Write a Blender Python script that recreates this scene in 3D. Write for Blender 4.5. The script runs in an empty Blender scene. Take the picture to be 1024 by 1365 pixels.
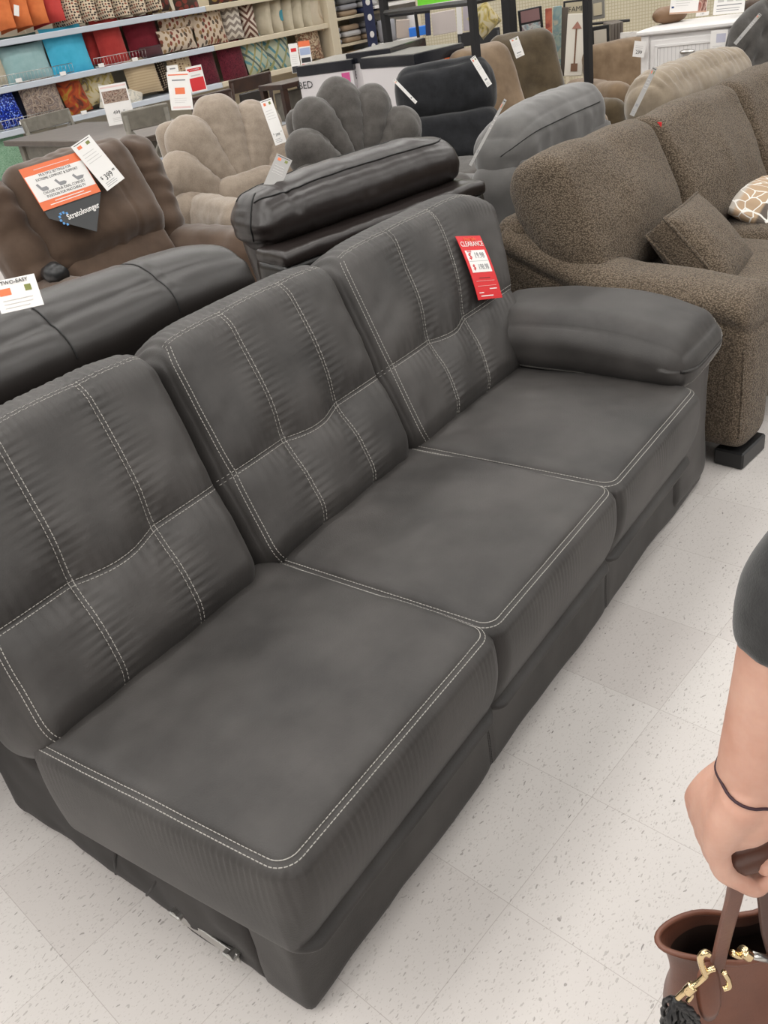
import bpy, math, random
import numpy as np
from mathutils import Vector, Matrix
from mathutils.bvhtree import BVHTree

scene = bpy.context.scene
COL = scene.collection
PI = math.pi

# ---------------------------------------------------------------- camera
F_PX, PITCH, ROLL, EYE = 1144.255, 0.5442, -0.1722, 1.515
IMG_W, IMG_H = 1024.0, 1365.0
_fw = np.array([0, math.cos(PITCH), -math.sin(PITCH)])
_ri = np.array([1.0, 0, 0]); _up = np.cross(_ri, _fw)
CR = math.cos(ROLL)*_ri + math.sin(ROLL)*_up
CU = -math.sin(ROLL)*_ri + math.cos(ROLL)*_up
EYEP = np.array([0, 0, EYE])
cam_data = bpy.data.cameras.new('camera')
cam = bpy.data.objects.new('camera', cam_data); COL.objects.link(cam)
cam.matrix_world = Matrix(((CR[0], CU[0], -_fw[0], 0), (CR[1], CU[1], -_fw[1], 0), (CR[2], CU[2], -_fw[2], EYE), (0, 0, 0, 1)))
cam_data.sensor_fit = 'VERTICAL'; cam_data.sensor_height = 36.0
cam_data.lens = 36.0*F_PX/IMG_H
cam_data.clip_start = 0.02; cam_data.clip_end = 200
scene.camera = cam

# ---------------------------------------------------------------- light
scene.view_settings.view_transform = 'Standard'
scene.view_settings.look = 'None'
scene.view_settings.gamma = 1.0
scene.view_settings.use_curve_mapping = False
scene.view_settings.exposure = 0.0
world = bpy.data.worlds.new('store_air'); scene.world = world; world.use_nodes = True
_bg = world.node_tree.nodes['Background']
_bg.inputs[1].default_value = 1.0
_wn = world.node_tree; _tc = _wn.nodes.new('ShaderNodeTexCoord'); _sx = _wn.nodes.new('ShaderNodeSeparateXYZ'); _wr = _wn.nodes.new('ShaderNodeValToRGB')
_wn.links.new(_tc.outputs['Generated'], _sx.inputs[0]); _wn.links.new(_sx.outputs[2], _wr.inputs[0]); _wn.links.new(_wr.outputs[0], _bg.inputs[0])
# a dim hall at eye level under a pale lit ceiling
_wr.color_ramp.elements[0].position = 0.05; _wr.color_ramp.elements[0].color = (.055, .053, .050, 1)
_wr.color_ramp.elements[1].position = 0.70; _wr.color_ramp.elements[1].color = (.50, .485, .465, 1)
def strip_light(x, y, ang, ln, e):
    ld = bpy.data.lights.new('ceiling_or_fill_strip', 'AREA'); ld.shape = 'RECTANGLE'; ld.size = ln; ld.size_y = 0.35
    ld.energy = e; ld.color = (1.0, 0.975, 0.93)
    lo = bpy.data.objects.new('ceiling_or_fill_strip', ld); COL.objects.link(lo)
    lo.location = (x, y, 4.3); lo.rotation_euler = (0, 0, ang)
_a = 0.75
for i in range(-3, 6):          # rows of fluorescent tubes running along the tile direction
    off = i*2.6
    for j in range(4):
        d = -10.2 + j*6.2
        strip_light(math.cos(_a)*d - math.sin(_a)*off, math.sin(_a)*d + math.cos(_a)*off, _a, 5.4, 76)

strip_light(-2.7, -.4, _a, 5.4, 70)  # added fill lamp outside the tube rows to brighten floor left of the sofa

# ---------------------------------------------------------------- pixel -> place helpers
def ray(px, py): return (px-IMG_W/2)/F_PX*CR - (py-IMG_H/2)/F_PX*CU + _fw
def at_z(px, py, z):
    d = ray(px, py); return EYEP + d*((z-EYE)/d[2])
def at_y(px, py, y):
    d = ray(px, py); return EYEP + d*(y/d[1])
def at_plane(px, py, p0, n):
    d = ray(px, py); n = np.array(n, float); return EYEP + d*(((np.array(p0)-EYEP)@n)/(d@n))
A0 = np.array([-0.275, 0.859, 0.0]); TH = math.radians(49.0)
D = np.array([math.cos(TH), math.sin(TH), 0]); N = np.array([-math.sin(TH), math.cos(TH), 0])
def st(s, t, z=0): return A0 + D*s + N*t + np.array([0, 0, z])

# ---------------------------------------------------------------- bookkeeping
def props(o, label=None, cat=None, group=None, kind=None):
    if label: o['label'] = label
    if cat: o['category'] = cat
    if group: o['group'] = group
    if kind: o['kind'] = kind
    return o
def empty(name, loc, rz=0.0, label=None, cat=None, group=None):
    o = bpy.data.objects.new(name, None); COL.objects.link(o)
    o.empty_display_size = 0.1
    o.location = loc; o.rotation_euler = (0, 0, rz)
    return props(o, label, cat, group)
def link_mesh(name, V, Fs, mat, parent=None, smooth=True, mats=None, midx=None):
    me = bpy.data.meshes.new(name)
    me.from_pydata([tuple(map(float, v)) for v in V], [], [tuple(map(int, f)) for f in Fs])
    if mats:
        for m in mats: me.materials.append(m)
        if midx is not None: me.polygons.foreach_set('material_index', midx)
    else: me.materials.append(mat)
    me.polygons.foreach_set('use_smooth', [smooth]*len(me.polygons))
    me.update()
    o = bpy.data.objects.new(name, me); COL.objects.link(o)
    if parent: o.parent = parent
    return o
def dup(root, loc=None, rz=None, label=None):
    c = root.copy(); COL.objects.link(c)
    if loc is not None: c.location = loc
    if rz is not None: c.rotation_euler = (0, 0, rz)
    if label: c['label'] = label
    for ch in list(root.children):
        k = ch.copy(); COL.objects.link(k); k.parent = c
        for g in list(ch.children):
            q = g.copy(); COL.objects.link(q); q.parent = k
    return c

# ---------------------------------------------------------------- numpy noise
def _hash(ix, iy, iz, seed):
    h = (ix*374761393 + iy*668265263 + iz*2147483647 + seed*974634777) & 0xffffffff
    h = ((h ^ (h >> 13))*1274126177) & 0xffffffff
    h = h ^ (h >> 16)
    return (h & 0xffff)/32767.5 - 1.0
def vnoise(P, seed=0):
    P = np.asarray(P, float); pi = np.floor(P).astype(np.int64); f = P-pi; f = f*f*(3-2*f)
    r = 0
    for dx in (0, 1):
        for dy in (0, 1):
            for dz in (0, 1):
                w = (f[:, 0] if dx else 1-f[:, 0])*(f[:, 1] if dy else 1-f[:, 1])*(f[:, 2] if dz else 1-f[:, 2])
                r = r + w*_hash(pi[:, 0]+dx, pi[:, 1]+dy, pi[:, 2]+dz, seed)
    return r
def fbm(P, seed=0, octv=3):
    r = 0; a = 1.0
    for k in range(octv):
        r = r + a*vnoise(P*(2**k), seed+k*17); a *= .5
    return r

# ---------------------------------------------------------------- materials
_mc = {}
def new_mat(name):
    m = bpy.data.materials.new(name); m.use_nodes = True
    nt = m.node_tree; b = nt.nodes['Principled BSDF']
    return m, nt, b
def coord(nt, scale=(1, 1, 1), rot=(0, 0, 0), src='Object'):
    tc = nt.nodes.new('ShaderNodeTexCoord'); mp = nt.nodes.new('ShaderNodeMapping')
    mp.inputs['Scale'].default_value = scale; mp.inputs['Rotation'].default_value = rot
    nt.links.new(tc.outputs[src], mp.inputs['Vector']); return mp.outputs['Vector']
def noise_node(nt, vec, scale, detail=4, rough=.55, dist=0):
    n = nt.nodes.new('ShaderNodeTexNoise'); n.inputs['Scale'].default_value = scale
    n.inputs['Detail'].default_value = detail; n.inputs['Roughness'].default_value = rough; n.inputs['Distortion'].default_value = dist
    nt.links.new(vec, n.inputs['Vector']); return n.outputs['Fac']
def ramp(nt, fac, stops):
    r = nt.nodes.new('ShaderNodeValToRGB'); e = r.color_ramp.elements
    while len(e) < len(stops): e.new(0.5)
    for i, (p, c) in enumerate(stops):
        e[i].position = p; e[i].color = (*c, 1) if len(c) == 3 else c
    nt.links.new(fac, r.inputs['Fac']); return r.outputs['Color']
def mathn(nt, op, a, b=None, c=None):
    n = nt.nodes.new('ShaderNodeMath'); n.operation = op
    for i, v in enumerate((a, b, c)):
        if v is None: continue
        if isinstance(v, (int, float)): n.inputs[i].default_value = v
        else: nt.links.new(v, n.inputs[i])
    return n.outputs[0]
def mixc(nt, fac, a, b):
    n = nt.nodes.new('ShaderNodeMix'); n.data_type = 'RGBA'
    if isinstance(fac, (int, float)): n.inputs[0].default_value = fac
    else: nt.links.new(fac, n.inputs[0])
    for k, v in ((6, a), (7, b)):
        if isinstance(v, tuple): n.inputs[k].default_value = (*v, 1)
        else: nt.links.new(v, n.inputs[k])
    return n.outputs[2]
def bump(nt, b, h, strength=.3, dist=.002):
    n = nt.nodes.new('ShaderNodeBump'); n.inputs['Strength'].default_value = strength; n.inputs['Distance'].default_value = dist
    nt.links.new(h, n.inputs['Height']); nt.links.new(n.outputs[0], b.inputs['Normal'])
def plain(name, col, rough=.6, metal=0, coat=0, spec=.5):
    if name in _mc: return _mc[name]
    m, nt, b = new_mat(name)
    b.inputs['Base Color'].default_value = (*col, 1); b.inputs['Roughness'].default_value = rough
    b.inputs['Metallic'].default_value = metal; b.inputs['Coat Weight'].default_value = coat
    b.inputs['Specular IOR Level'].default_value = spec
    _mc[name] = m; return m
def fabric(name, c1, c2, scale=6, rough=.85, sheen=.3, bs=300, bstr=.25, bdist=.001, spec=.2, stretch=(1, 1, 1), fine=0.0, sheen_tint=None):
    """cloth or hide: two tones mottled by noise, a fine grain in the bump"""
    if name in _mc: return _mc[name]
    m, nt, b = new_mat(name); v = coord(nt, stretch)
    n = noise_node(nt, v, scale, 5, .6)
    c = ramp(nt, n, [(.32, c1), (.68, c2)])
    if fine:
        n2 = noise_node(nt, v, bs*.6, 2, .5)
        c = mixc(nt, mathn(nt, 'MULTIPLY', n2, fine), c, tuple(x*1.9 for x in c2))
    nt.links.new(c, b.inputs['Base Color'])
    b.inputs['Roughness'].default_value = rough; b.inputs['Sheen Weight'].default_value = sheen
    b.inputs['Sheen Roughness'].default_value = .45
    if sheen_tint: b.inputs['Sheen Tint'].default_value = (*sheen_tint, 1)
    b.inputs['Specular IOR Level'].default_value = spec
    bump(nt, b, noise_node(nt, v, bs, 3, .6), bstr, bdist)
    _mc[name] = m; return m
def leather(name, c, rough=.33, wr=18, wstr=.35):
    if name in _mc: return _mc[name]
    m, nt, b = new_mat(name); v = coord(nt)
    b.inputs['Base Color'].default_value = (*c, 1); b.inputs['Roughness'].default_value = rough
    b.inputs['Specular IOR Level'].default_value = .55
    h = mathn(nt, 'ADD', noise_node(nt, v, wr, 3, .5, .6), mathn(nt, 'MULTIPLY', noise_node(nt, v, 420, 2), .12))
    bump(nt, b, h, wstr, .006)
    _mc[name] = m; return m
def chenille(name, ca, cb, cc, scale=95):
    if name in _mc: return _mc[name]
    m, nt, b = new_mat(name); v = coord(nt)
    vo = nt.nodes.new('ShaderNodeTexVoronoi'); vo.inputs['Scale'].default_value = scale; nt.links.new(v, vo.inputs['Vector'])
    big = noise_node(nt, v, 5, 4, .6)
    c = ramp(nt, vo.outputs['Distance'], [(.12, cb), (.42, ca), (.70, cc)])
    c2 = mixc(nt, ramp(nt, big, [(.35, (0, 0, 0)), (.75, (.35, .35, .35))]), c, cc)
    nt.links.new(c2, b.inputs['Base Color']); b.inputs['Roughness'].default_value = .9
    b.inputs['Sheen Weight'].default_value = .12; b.inputs['Specular IOR Level'].default_value = .15
    inv = mathn(nt, 'SUBTRACT', 1.0, vo.outputs['Distance'])
    bump(nt, b, inv, .8, .004)
    _mc[name] = m; return m

M = {}
M['suede'] = fabric('charcoal_suede', (.018, .0158, .0147), (.048, .0432, .0406), 4.5, .54, .05, 300, .4, .0012, .45)
M['suede_dark'] = fabric('charcoal_suede_side', (.024, .021, .020), (.038, .034, .032), 6, .8, .06, 420, .15, .0008, .2)
M['thread'] = plain('pale_thread', (.33, .315, .29), .7)
M['black_leather'] = leather('black_leather', (.018, .0150, .0138), .37, 9, .18)
M['espresso_leather'] = leather('espresso_leather', (.018, .0135, .0125), .33, 14, .22)
M['black_vinyl'] = plain('black_vinyl', (.010, .009, .009), .28)
M['black_thread'] = plain('black_thread', (.006, .006, .006), .6)
M['strato_brown'] = fabric('brown_microfibre', (.060, .036, .023), (.095, .060, .040), 7, .75, .35, 300, .15, .001, .25)
M['strato_tan'] = fabric('tan_brown_microfibre', (.15, .095, .058), (.19, .125, .08), 7, .8, .3, 300, .15, .001, .2)
M['beige_chenille'] = fabric('beige_chenille', (.20, .160, .125), (.27, .222, .178), 25, .9, .4, 260, .6, .002, .1, fine=.35)
M['gray_chenille'] = fabric('dark_grey_chenille', (.052, .047, .043), (.085, .078, .072), 20, .9, .35, 260, .6, .002, .1, fine=.25)
M['black_fleece'] = fabric('black_fleece', (.012, .0125, .014), (.022, .023, .026), 12, .9, .3, 200, .5, .002, .1)
M['gray_suede'] = fabric('slate_grey_suede', (.075, .072, .070), (.115, .110, .106), 6, .75, .4, 300, .25, .0015, .25)
M['brown_chenille'] = chenille('brown_woven_chenille', (.140, .107, .076), (.225, .177, .132), (.062, .046, .032), 210)
M['tan_fleece'] = fabric('tan_fleece', (.16, .108, .066), (.235, .165, .105), 9, .9, .4, 200, .5, .002, .1)
M['olive_plush'] = fabric('olive_brown_plush', (.058, .042, .024), (.10, .074, .044), 8, .9, .4, 200, .5, .002, .1)
M['taupe_plush'] = fabric('taupe_plush', (.20, .158, .115), (.29, .24, .18), 14, .9, .4, 200, .5, .002, .1)
M['charcoal_tuft'] = fabric('charcoal_tufted_fabric', (.04, .037, .035), (.07, .065, .06), 20, .9, .3, 260, .5, .002, .1, fine=.3)
M['black_plastic'] = plain('black_plastic', (.012, .012, .013), .35)
M['black_metal'] = plain('black_metal', (.02, .02, .022), .45, .3)
M['steel'] = plain('bare_steel', (.55, .54, .52), .3, 1)
M['gold'] = plain('pale_gold_metal', (.80, .62, .36), .22, 1)
M['paper'] = plain('white_paper', (.80, .78, .76), .6)
M['red_paper'] = plain('red_paper', (.62, .02, .025), .5)
M['orange_paper'] = plain('orange_paper', (.78, .17, .06), .5)
M['ink'] = plain('black_ink', (.02, .02, .022), .6)
M['gray_ink'] = plain('grey_ink', (.25, .25, .26), .6)
M['blue_ink'] = plain('blue_ink', (.03, .06, .18), .6)
M['charcoal_card'] = plain('charcoal_card', (.03, .031, .033), .4)
M['pink_paper'] = plain('pale_pink_paper', (.75, .55, .53), .6)
M['white_paint'] = plain('white_paint', (.74, .72, .71), .4)
M['shelf_white'] = plain('pale_blue_white_shelf', (.50, .54, .60), .45)
M['shelf_cream'] = plain('cream_shelf', (.56, .49, .37), .5)
M['green_sign'] = plain('lime_green_card', (.16, .62, .03), .5)

# ---------------------------------------------------------------- mesh builders
def grid_box(nx, ny, nz):
    n = (nx, ny, nz); pts = []; quads = []; base = 0
    for ax in range(3):
        a, b = (ax+1) % 3, (ax+2) % 3
        for side in (0, 1):
            ia, ib = np.meshgrid(np.arange(n[a]+1), np.arange(n[b]+1), indexing='ij')
            P = np.zeros((ia.size, 3), np.int64); P[:, a] = ia.ravel(); P[:, b] = ib.ravel(); P[:, ax] = side*n[ax]
            I = np.arange(ia.size).reshape(ia.shape)+base
            q = np.stack([I[:-1, :-1], I[1:, :-1], I[1:, 1:], I[:-1, 1:]], -1).reshape(-1, 4)
            if side == 0: q = q[:, ::-1]
            pts.append(P); quads.append(q); base += ia.size
    P = np.concatenate(pts); Q = np.concatenate(quads)
    key = (P[:, 0]*(n[1]+1)+P[:, 1])*(n[2]+1)+P[:, 2]
    _, first, inv = np.unique(key, return_index=True, return_inverse=True)
    inv = inv.reshape(-1)
    return P[first]/np.array(n)*2.0-1.0, inv[Q]
def rot_m(rx=0, ry=0, rz=0):
    return np.array((Matrix.Rotation(rz, 3, 'Z') @ Matrix.Rotation(ry, 3, 'Y') @ Matrix.Rotation(rx, 3, 'X')))
def puffy_vf(c, size, r, puff=(0, 0, 0), rot=(0, 0, 0), fn=None, seg=.02, wr=0.0, wsc=9.0, seed=1):
    h = np.array(size, float)/2
    r = np.minimum(np.array(r if hasattr(r, '__len__') else (r, r, r), float), h*.999)
    n = [max(2, int(math.ceil(s/seg))) for s in size]
    U, Q = grid_box(*n)
    p = U*h; q = np.clip(p, -(h-r), h-r); d = (p-q)/r
    L = np.linalg.norm(d, axis=1, keepdims=True); dn = d/np.maximum(L, 1e-9)
    V = q + dn*r
    nrm = dn/r; nrm = nrm/np.maximum(np.linalg.norm(nrm, axis=1, keepdims=True), 1e-9)
    for k in range(3):
        if puff[k]:
            a, b = (k+1) % 3, (k+2) % 3
            w = (np.clip(1-(U[:, a])**2, 0, 1)*np.clip(1-(U[:, b])**2, 0, 1))**.6
            V[:, k] += puff[k]*(V[:, k]/h[k])*w
    if wr: V = V + nrm*(wr*fbm(V*wsc, seed, 3))[:, None]
    if fn is not None: V = fn(V, nrm, U, h)
    V = V @ rot_m(*rot).T + np.array(c)
    return V, Q
def puffy(name, c, size, r, mat, parent, **k):
    V, Q = puffy_vf(c, size, r, **k)
    return link_mesh(name, V, Q, mat, parent)
def box_vf(c, s, rot=(0, 0, 0)):
    h = np.array(s)/2; V = np.array([[x, y, z] for x in (-1, 1) for y in (-1, 1) for z in (-1, 1)])*h
    Fs = [(0, 1, 3, 2), (4, 6, 7, 5), (0, 4, 5, 1), (2, 3, 7, 6), (0, 2, 6, 4), (1, 5, 7, 3)]
    return V @ rot_m(*rot).T + np.array(c), np.array(Fs)
def bev_vf(c, s, rot=(0, 0, 0), b=.004):
    """box with small chamfered edges"""
    h = np.array(s, float)/2; b = min(b, min(h)*.6)
    V = []; idx = {}
    for sx in (-1, 1):
        for sy in (-1, 1):
            for sz in (-1, 1):
                for ax in range(3):
                    p = np.array([sx, sy, sz])*(h-b); p[ax] = (sx, sy, sz)[ax]*h[ax]
                    idx[(sx, sy, sz, ax)] = len(V); V.append(p)
    Fs = []
    def add(f):
        P = [V[i] for i in f]; nn = np.cross(P[1]-P[0], P[2]-P[1])
        if nn @ (sum(P)/len(P)) < 0: f = f[::-1]
        Fs.append(tuple(f))
    for ax in range(3):
        o = [a for a in range(3) if a != ax]
        for s_ in (-1, 1):
            f = []
            for (u, w) in ((-1, -1), (1, -1), (1, 1), (-1, 1)):
                k = [0, 0, 0]; k[ax] = s_; k[o[0]] = u; k[o[1]] = w; f.append(idx[(*k, ax)])
            add(f)
        for u in (-1, 1):
            for w in (-1, 1):
                k1 = [0, 0, 0]; k1[ax] = -1; k1[o[0]] = u; k1[o[1]] = w; k2 = list(k1); k2[ax] = 1
                add([idx[(*k1, o[0])], idx[(*k2, o[0])], idx[(*k2, o[1])], idx[(*k1, o[1])]])
    for sx in (-1, 1):
        for sy in (-1, 1):
            for sz in (-1, 1): add([idx[(sx, sy, sz, a)] for a in range(3)])
    return np.array(V) @ rot_m(*rot).T + np.array(c), Fs
class MB:
    def __init__(s): s.V = []; s.F = []; s.mi = []; s.n = 0
    def add(s, V, Fs, mi=0):
        s.V.append(np.asarray(V, float)); s.F += [tuple(int(i)+s.n for i in f) for f in Fs]; s.mi += [mi]*len(Fs); s.n += len(V); return s
    def box(s, c, sz, rot=(0, 0, 0), b=.004, mi=0):
        return s.add(*(bev_vf(c, sz, rot, b) if b else box_vf(c, sz, rot)), mi)
    def tube(s, pts, r, seg=8, mi=0, caps=True): return s.add(*tube_vf(pts, r, seg, caps), mi)
    def build(s, name, mat, parent=None, smooth=False):
        mats = mat if isinstance(mat, (list, tuple)) else None
        return link_mesh(name, np.concatenate(s.V), s.F, None if mats else mat, parent, smooth, mats, s.mi if mats else None)
def tube_vf(pts, r, seg=8, caps=True):
    P = np.array(pts, float); n = len(P); R = np.full(n, r) if np.isscalar(r) else np.array(r)
    T = np.gradient(P, axis=0); T /= np.maximum(np.linalg.norm(T, axis=1, keepdims=True), 1e-9)
    a = np.array([0, 0, 1.0]) if abs(T[0][2]) < .9 else np.array([1.0, 0, 0])
    u = np.cross(T[0], a); u /= np.linalg.norm(u); V = []
    for i in range(n):
        u = u - T[i]*(u@T[i]); u /= np.linalg.norm(u); w = np.cross(T[i], u)
        for k in range(seg):
            t = 2*PI*k/seg; V.append(P[i]+R[i]*(math.cos(t)*u+math.sin(t)*w))
    Fs = []
    for i in range(n-1):
        for k in range(seg):
            k2 = (k+1) % seg; Fs.append((i*seg+k, i*seg+k2, (i+1)*seg+k2, (i+1)*seg+k))
    if caps: Fs.append(tuple(range(seg))[::-1]); Fs.append(tuple((n-1)*seg+k for k in range(seg)))
    return np.array(V), Fs
def prism_vf(poly, y0, y1, axis=1):
    """polygon in the plane across `axis`, extruded along it"""
    n = len(poly); V = []
    for y in (y0, y1):
        for a, b in poly:
            p = [0, 0, 0]; o = [k for k in range(3) if k != axis]; p[o[0]] = a; p[o[1]] = b; p[axis] = y; V.append(p)
    V = np.array(V, float); Fs = [tuple(range(n)), tuple(range(n, 2*n))[::-1]]
    for i in range(n):
        j = (i+1) % n; Fs.append((i, i+n, j+n, j))
    vol = 0
    for f in Fs:
        for k in range(1, len(f)-1): vol += V[f[0]] @ np.cross(V[f[k]], V[f[k+1]])
    return V, (Fs if vol > 0 else [f[::-1] for f in Fs])
def smoothpath(pts, n=12):
    P = [Vector(p) for p in pts]; out = []
    for i in range(len(P)-1):
        p0 = P[max(i-1, 0)]; p1 = P[i]; p2 = P[i+1]; p3 = P[min(i+2, len(P)-1)]
        for k in range(n):
            t = k/n; out.append(.5*((2*p1)+(-p0+p2)*t+(2*p0-5*p1+4*p2-p3)*t*t+(-p0+3*p1-3*p2+p3)*t**3))
    out.append(P[-1]); return [np.array(p) for p in out]

def bvh_of(o):
    me = o.data
    return BVHTree.FromPolygons([v.co.copy() for v in me.vertices], [tuple(p.vertices) for p in me.polygons])
def stitches(name, owner, lines, mat, gap=.0085, pitch=.0085, ln=.0055, rad=.0009, parent=None, lift=.0006, both=True):
    """lines: list of (points, outward directions) in the owner's space; rows of thread laid on the owner's surface"""
    bv = bvh_of(owner); mb = MB()
    for pts, dirs in lines:
        P = np.array(pts, float); Dr = np.array(dirs, float)
        if Dr.ndim == 1: Dr = np.tile(Dr, (len(P), 1))
        # resample
        sgl = np.linalg.norm(np.diff(P, axis=0), axis=1); s = np.concatenate([[0], np.cumsum(sgl)])
        m = max(4, int(s[-1]/.004)); ss = np.linspace(0, s[-1], m)
        P = np.stack([np.interp(ss, s, P[:, k]) for k in range(3)], 1); Dr = np.stack([np.interp(ss, s, Dr[:, k]) for k in range(3)], 1)
        Dr /= np.linalg.norm(Dr, axis=1, keepdims=True)
        T = np.gradient(P, axis=0); T /= np.maximum(np.linalg.norm(T, axis=1, keepdims=True), 1e-9)
        Sd = np.cross(Dr, T); Sd /= np.maximum(np.linalg.norm(Sd, axis=1, keepdims=True), 1e-9)
        for off in ((-gap/2, gap/2) if both else (0,)):
            S = []; Nn = []
            for i in range(m):
                o = Vector(P[i]+Sd[i]*off+Dr[i]*.12)
                hit, nn, _, _ = bv.ray_cast(o, Vector(-Dr[i]), .35)
                if hit is None: S.append(None); Nn.append(None)
                else: S.append(np.array(hit)); Nn.append(np.array(nn))
            k = 0
            while k < m-3:
                a, b = S[k], S[min(k+2, m-1)]
                if a is not None and b is not None and np.linalg.norm(b-a) < .03:
                    # accumulate until pitch
                    t = (b-a); L = np.linalg.norm(t)
                    if L > 1e-6:
                        t /= L; nn = Nn[k]; sd = np.cross(nn, t); c0 = a+nn*lift; c1 = a+t*ln+nn*lift
                        V = [c0-t*.0006, c0+sd*rad+nn*.0002, c0+nn*rad, c0-sd*rad+nn*.0002, c1+sd*rad+nn*.0002, c1+nn*rad, c1-sd*rad+nn*.0002, c1+t*.0006]
                        mb.add(V, [(0, 1, 2), (0, 2, 3), (1, 4, 5, 2), (2, 5, 6, 3), (4, 7, 5), (5, 7, 6)])
                k += max(1, int(round(pitch/.004)))
    return mb.build(name, mat, parent or owner)

# ---------------------------------------------------------------- lettering and signs
def text_mesh(body, size, mat, parent, loc=(0, 0, 0), name='lettering', align='CENTER', rot=None, sx=1.0, bold=0.0):
    cu = bpy.data.curves.new('t', 'FONT'); cu.body = body; cu.size = size; cu.align_x = align; cu.align_y = 'CENTER'
    cu.extrude = .0003; cu.offset = bold; cu.resolution_u = 2
    ob = bpy.data.objects.new('t', cu); COL.objects.link(ob)
    dg = bpy.context.evaluated_depsgraph_get(); dg.update()
    me = bpy.data.meshes.new_from_object(ob.evaluated_get(dg))
    bpy.data.objects.remove(ob); bpy.data.curves.remove(cu)
    me.materials.clear(); me.materials.append(mat); me.name = name
    Mx = Matrix.Translation(loc) @ (rot.to_4x4() if rot else Matrix.Identity(4)) @ Matrix.Diagonal((sx, 1, 1, 1))
    me.transform(Mx)
    o = bpy.data.objects.new(name, me); COL.objects.link(o); o.parent = parent
    return o
def basis_matrix(origin, right, up):
    r = Vector(right).normalized(); n = r.cross(Vector(up)).normalized(); u = n.cross(r).normalized()
    return Matrix(((r.x, u.x, n.x, origin[0]), (r.y, u.y, n.y, origin[1]), (r.z, u.z, n.z, origin[2]), (0, 0, 0, 1)))
def sign(name, mw, w, h, mat, items, label, cat, group=None, bend=0.0, thick=.0015):
    """a card: x right, y up, z towards the reader; printed areas and lettering are its parts"""
    nseg = 10
    def bz(y): return bend*(1-(2*y/h)**2) if bend else 0.0
    def slab(x0, x1, y0, y1, z0, z1):
        V = []; Fs = []
        ys = np.linspace(y0, y1, nseg+1) if bend else [y0, y1]
        for y in ys:
            z = bz(y); V += [(x0, y, z+z0), (x1, y, z+z0), (x1, y, z+z1), (x0, y, z+z1)]
        for i in range(len(ys)-1):
            a = i*4; b = a+4
            Fs += [(a+3, a+2, b+2, b+3), (a, b, b+1, a+1), (a, a+3, b+3, b), (a+1, b+1, b+2, a+2)]
        e = (len(ys)-1)*4; Fs += [(0, 1, 2, 3), (e+3, e+2, e+1, e)]
        return V, Fs
    card = link_mesh(name, *slab(-w/2, w/2, -h/2, h/2, -thick, 0), mat, None, False)
    card.matrix_world = mw; props(card, label, cat, group)
    byname = {}
    for it in items:
        if it[0] == 'r':
            _, cx, cy, ww, hh, m = it
            byname.setdefault(m.name, [MB(), m])[0].add(*slab(cx-ww/2, cx+ww/2, cy-hh/2, cy+hh/2, 0, .0006))
        elif it[0] == 'p':
            _, poly, m = it
            V = [(x, y, bz(y)+zz) for zz in (.0, .0008) for x, y in poly]; n = len(poly)
            link_mesh('printed_figure', V, [tuple(range(n, 2*n)), tuple(range(n))[::-1]]+[(i, (i+1) % n, (i+1) % n+n, i+n) for i in range(n)], m, card, False)
        else:
            _, s_, cx, cy, hh, m = it[:6]; sx = it[6] if len(it) > 6 else 1.0
            text_mesh(s_, hh, m, card, (cx, cy, bz(cy)+.0011), sx=sx)
    for k, (mb, m) in byname.items(): mb.build('printed_area', m, card)
    return card
def lines_items(x, y, w, dy, n, m, hh=.0018, seed=0):
    rnd = random.Random(seed); return [('r', x-(w-w*q)/2, y-i*dy, w*q, hh, m) for i in range(n) for q in (rnd.uniform(.6, 1),)]
def frame_mat(px_tl, px_tr, px_bl, p0, n):
    """place of a card from three corners seen on the plane through p0"""
    a, b, c = (at_plane(*p, p0, n) for p in (px_tl, px_tr, px_bl))
    w = np.linalg.norm(b-a); h = np.linalg.norm(c-a); o = (b+c)/2
    r = (b-a)/w; u = (a-c)/h
    if h > w: r = r-u*(r@u); w *= np.linalg.norm(r); r /= np.linalg.norm(r)
    return basis_matrix(o, r, u), w, h
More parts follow.
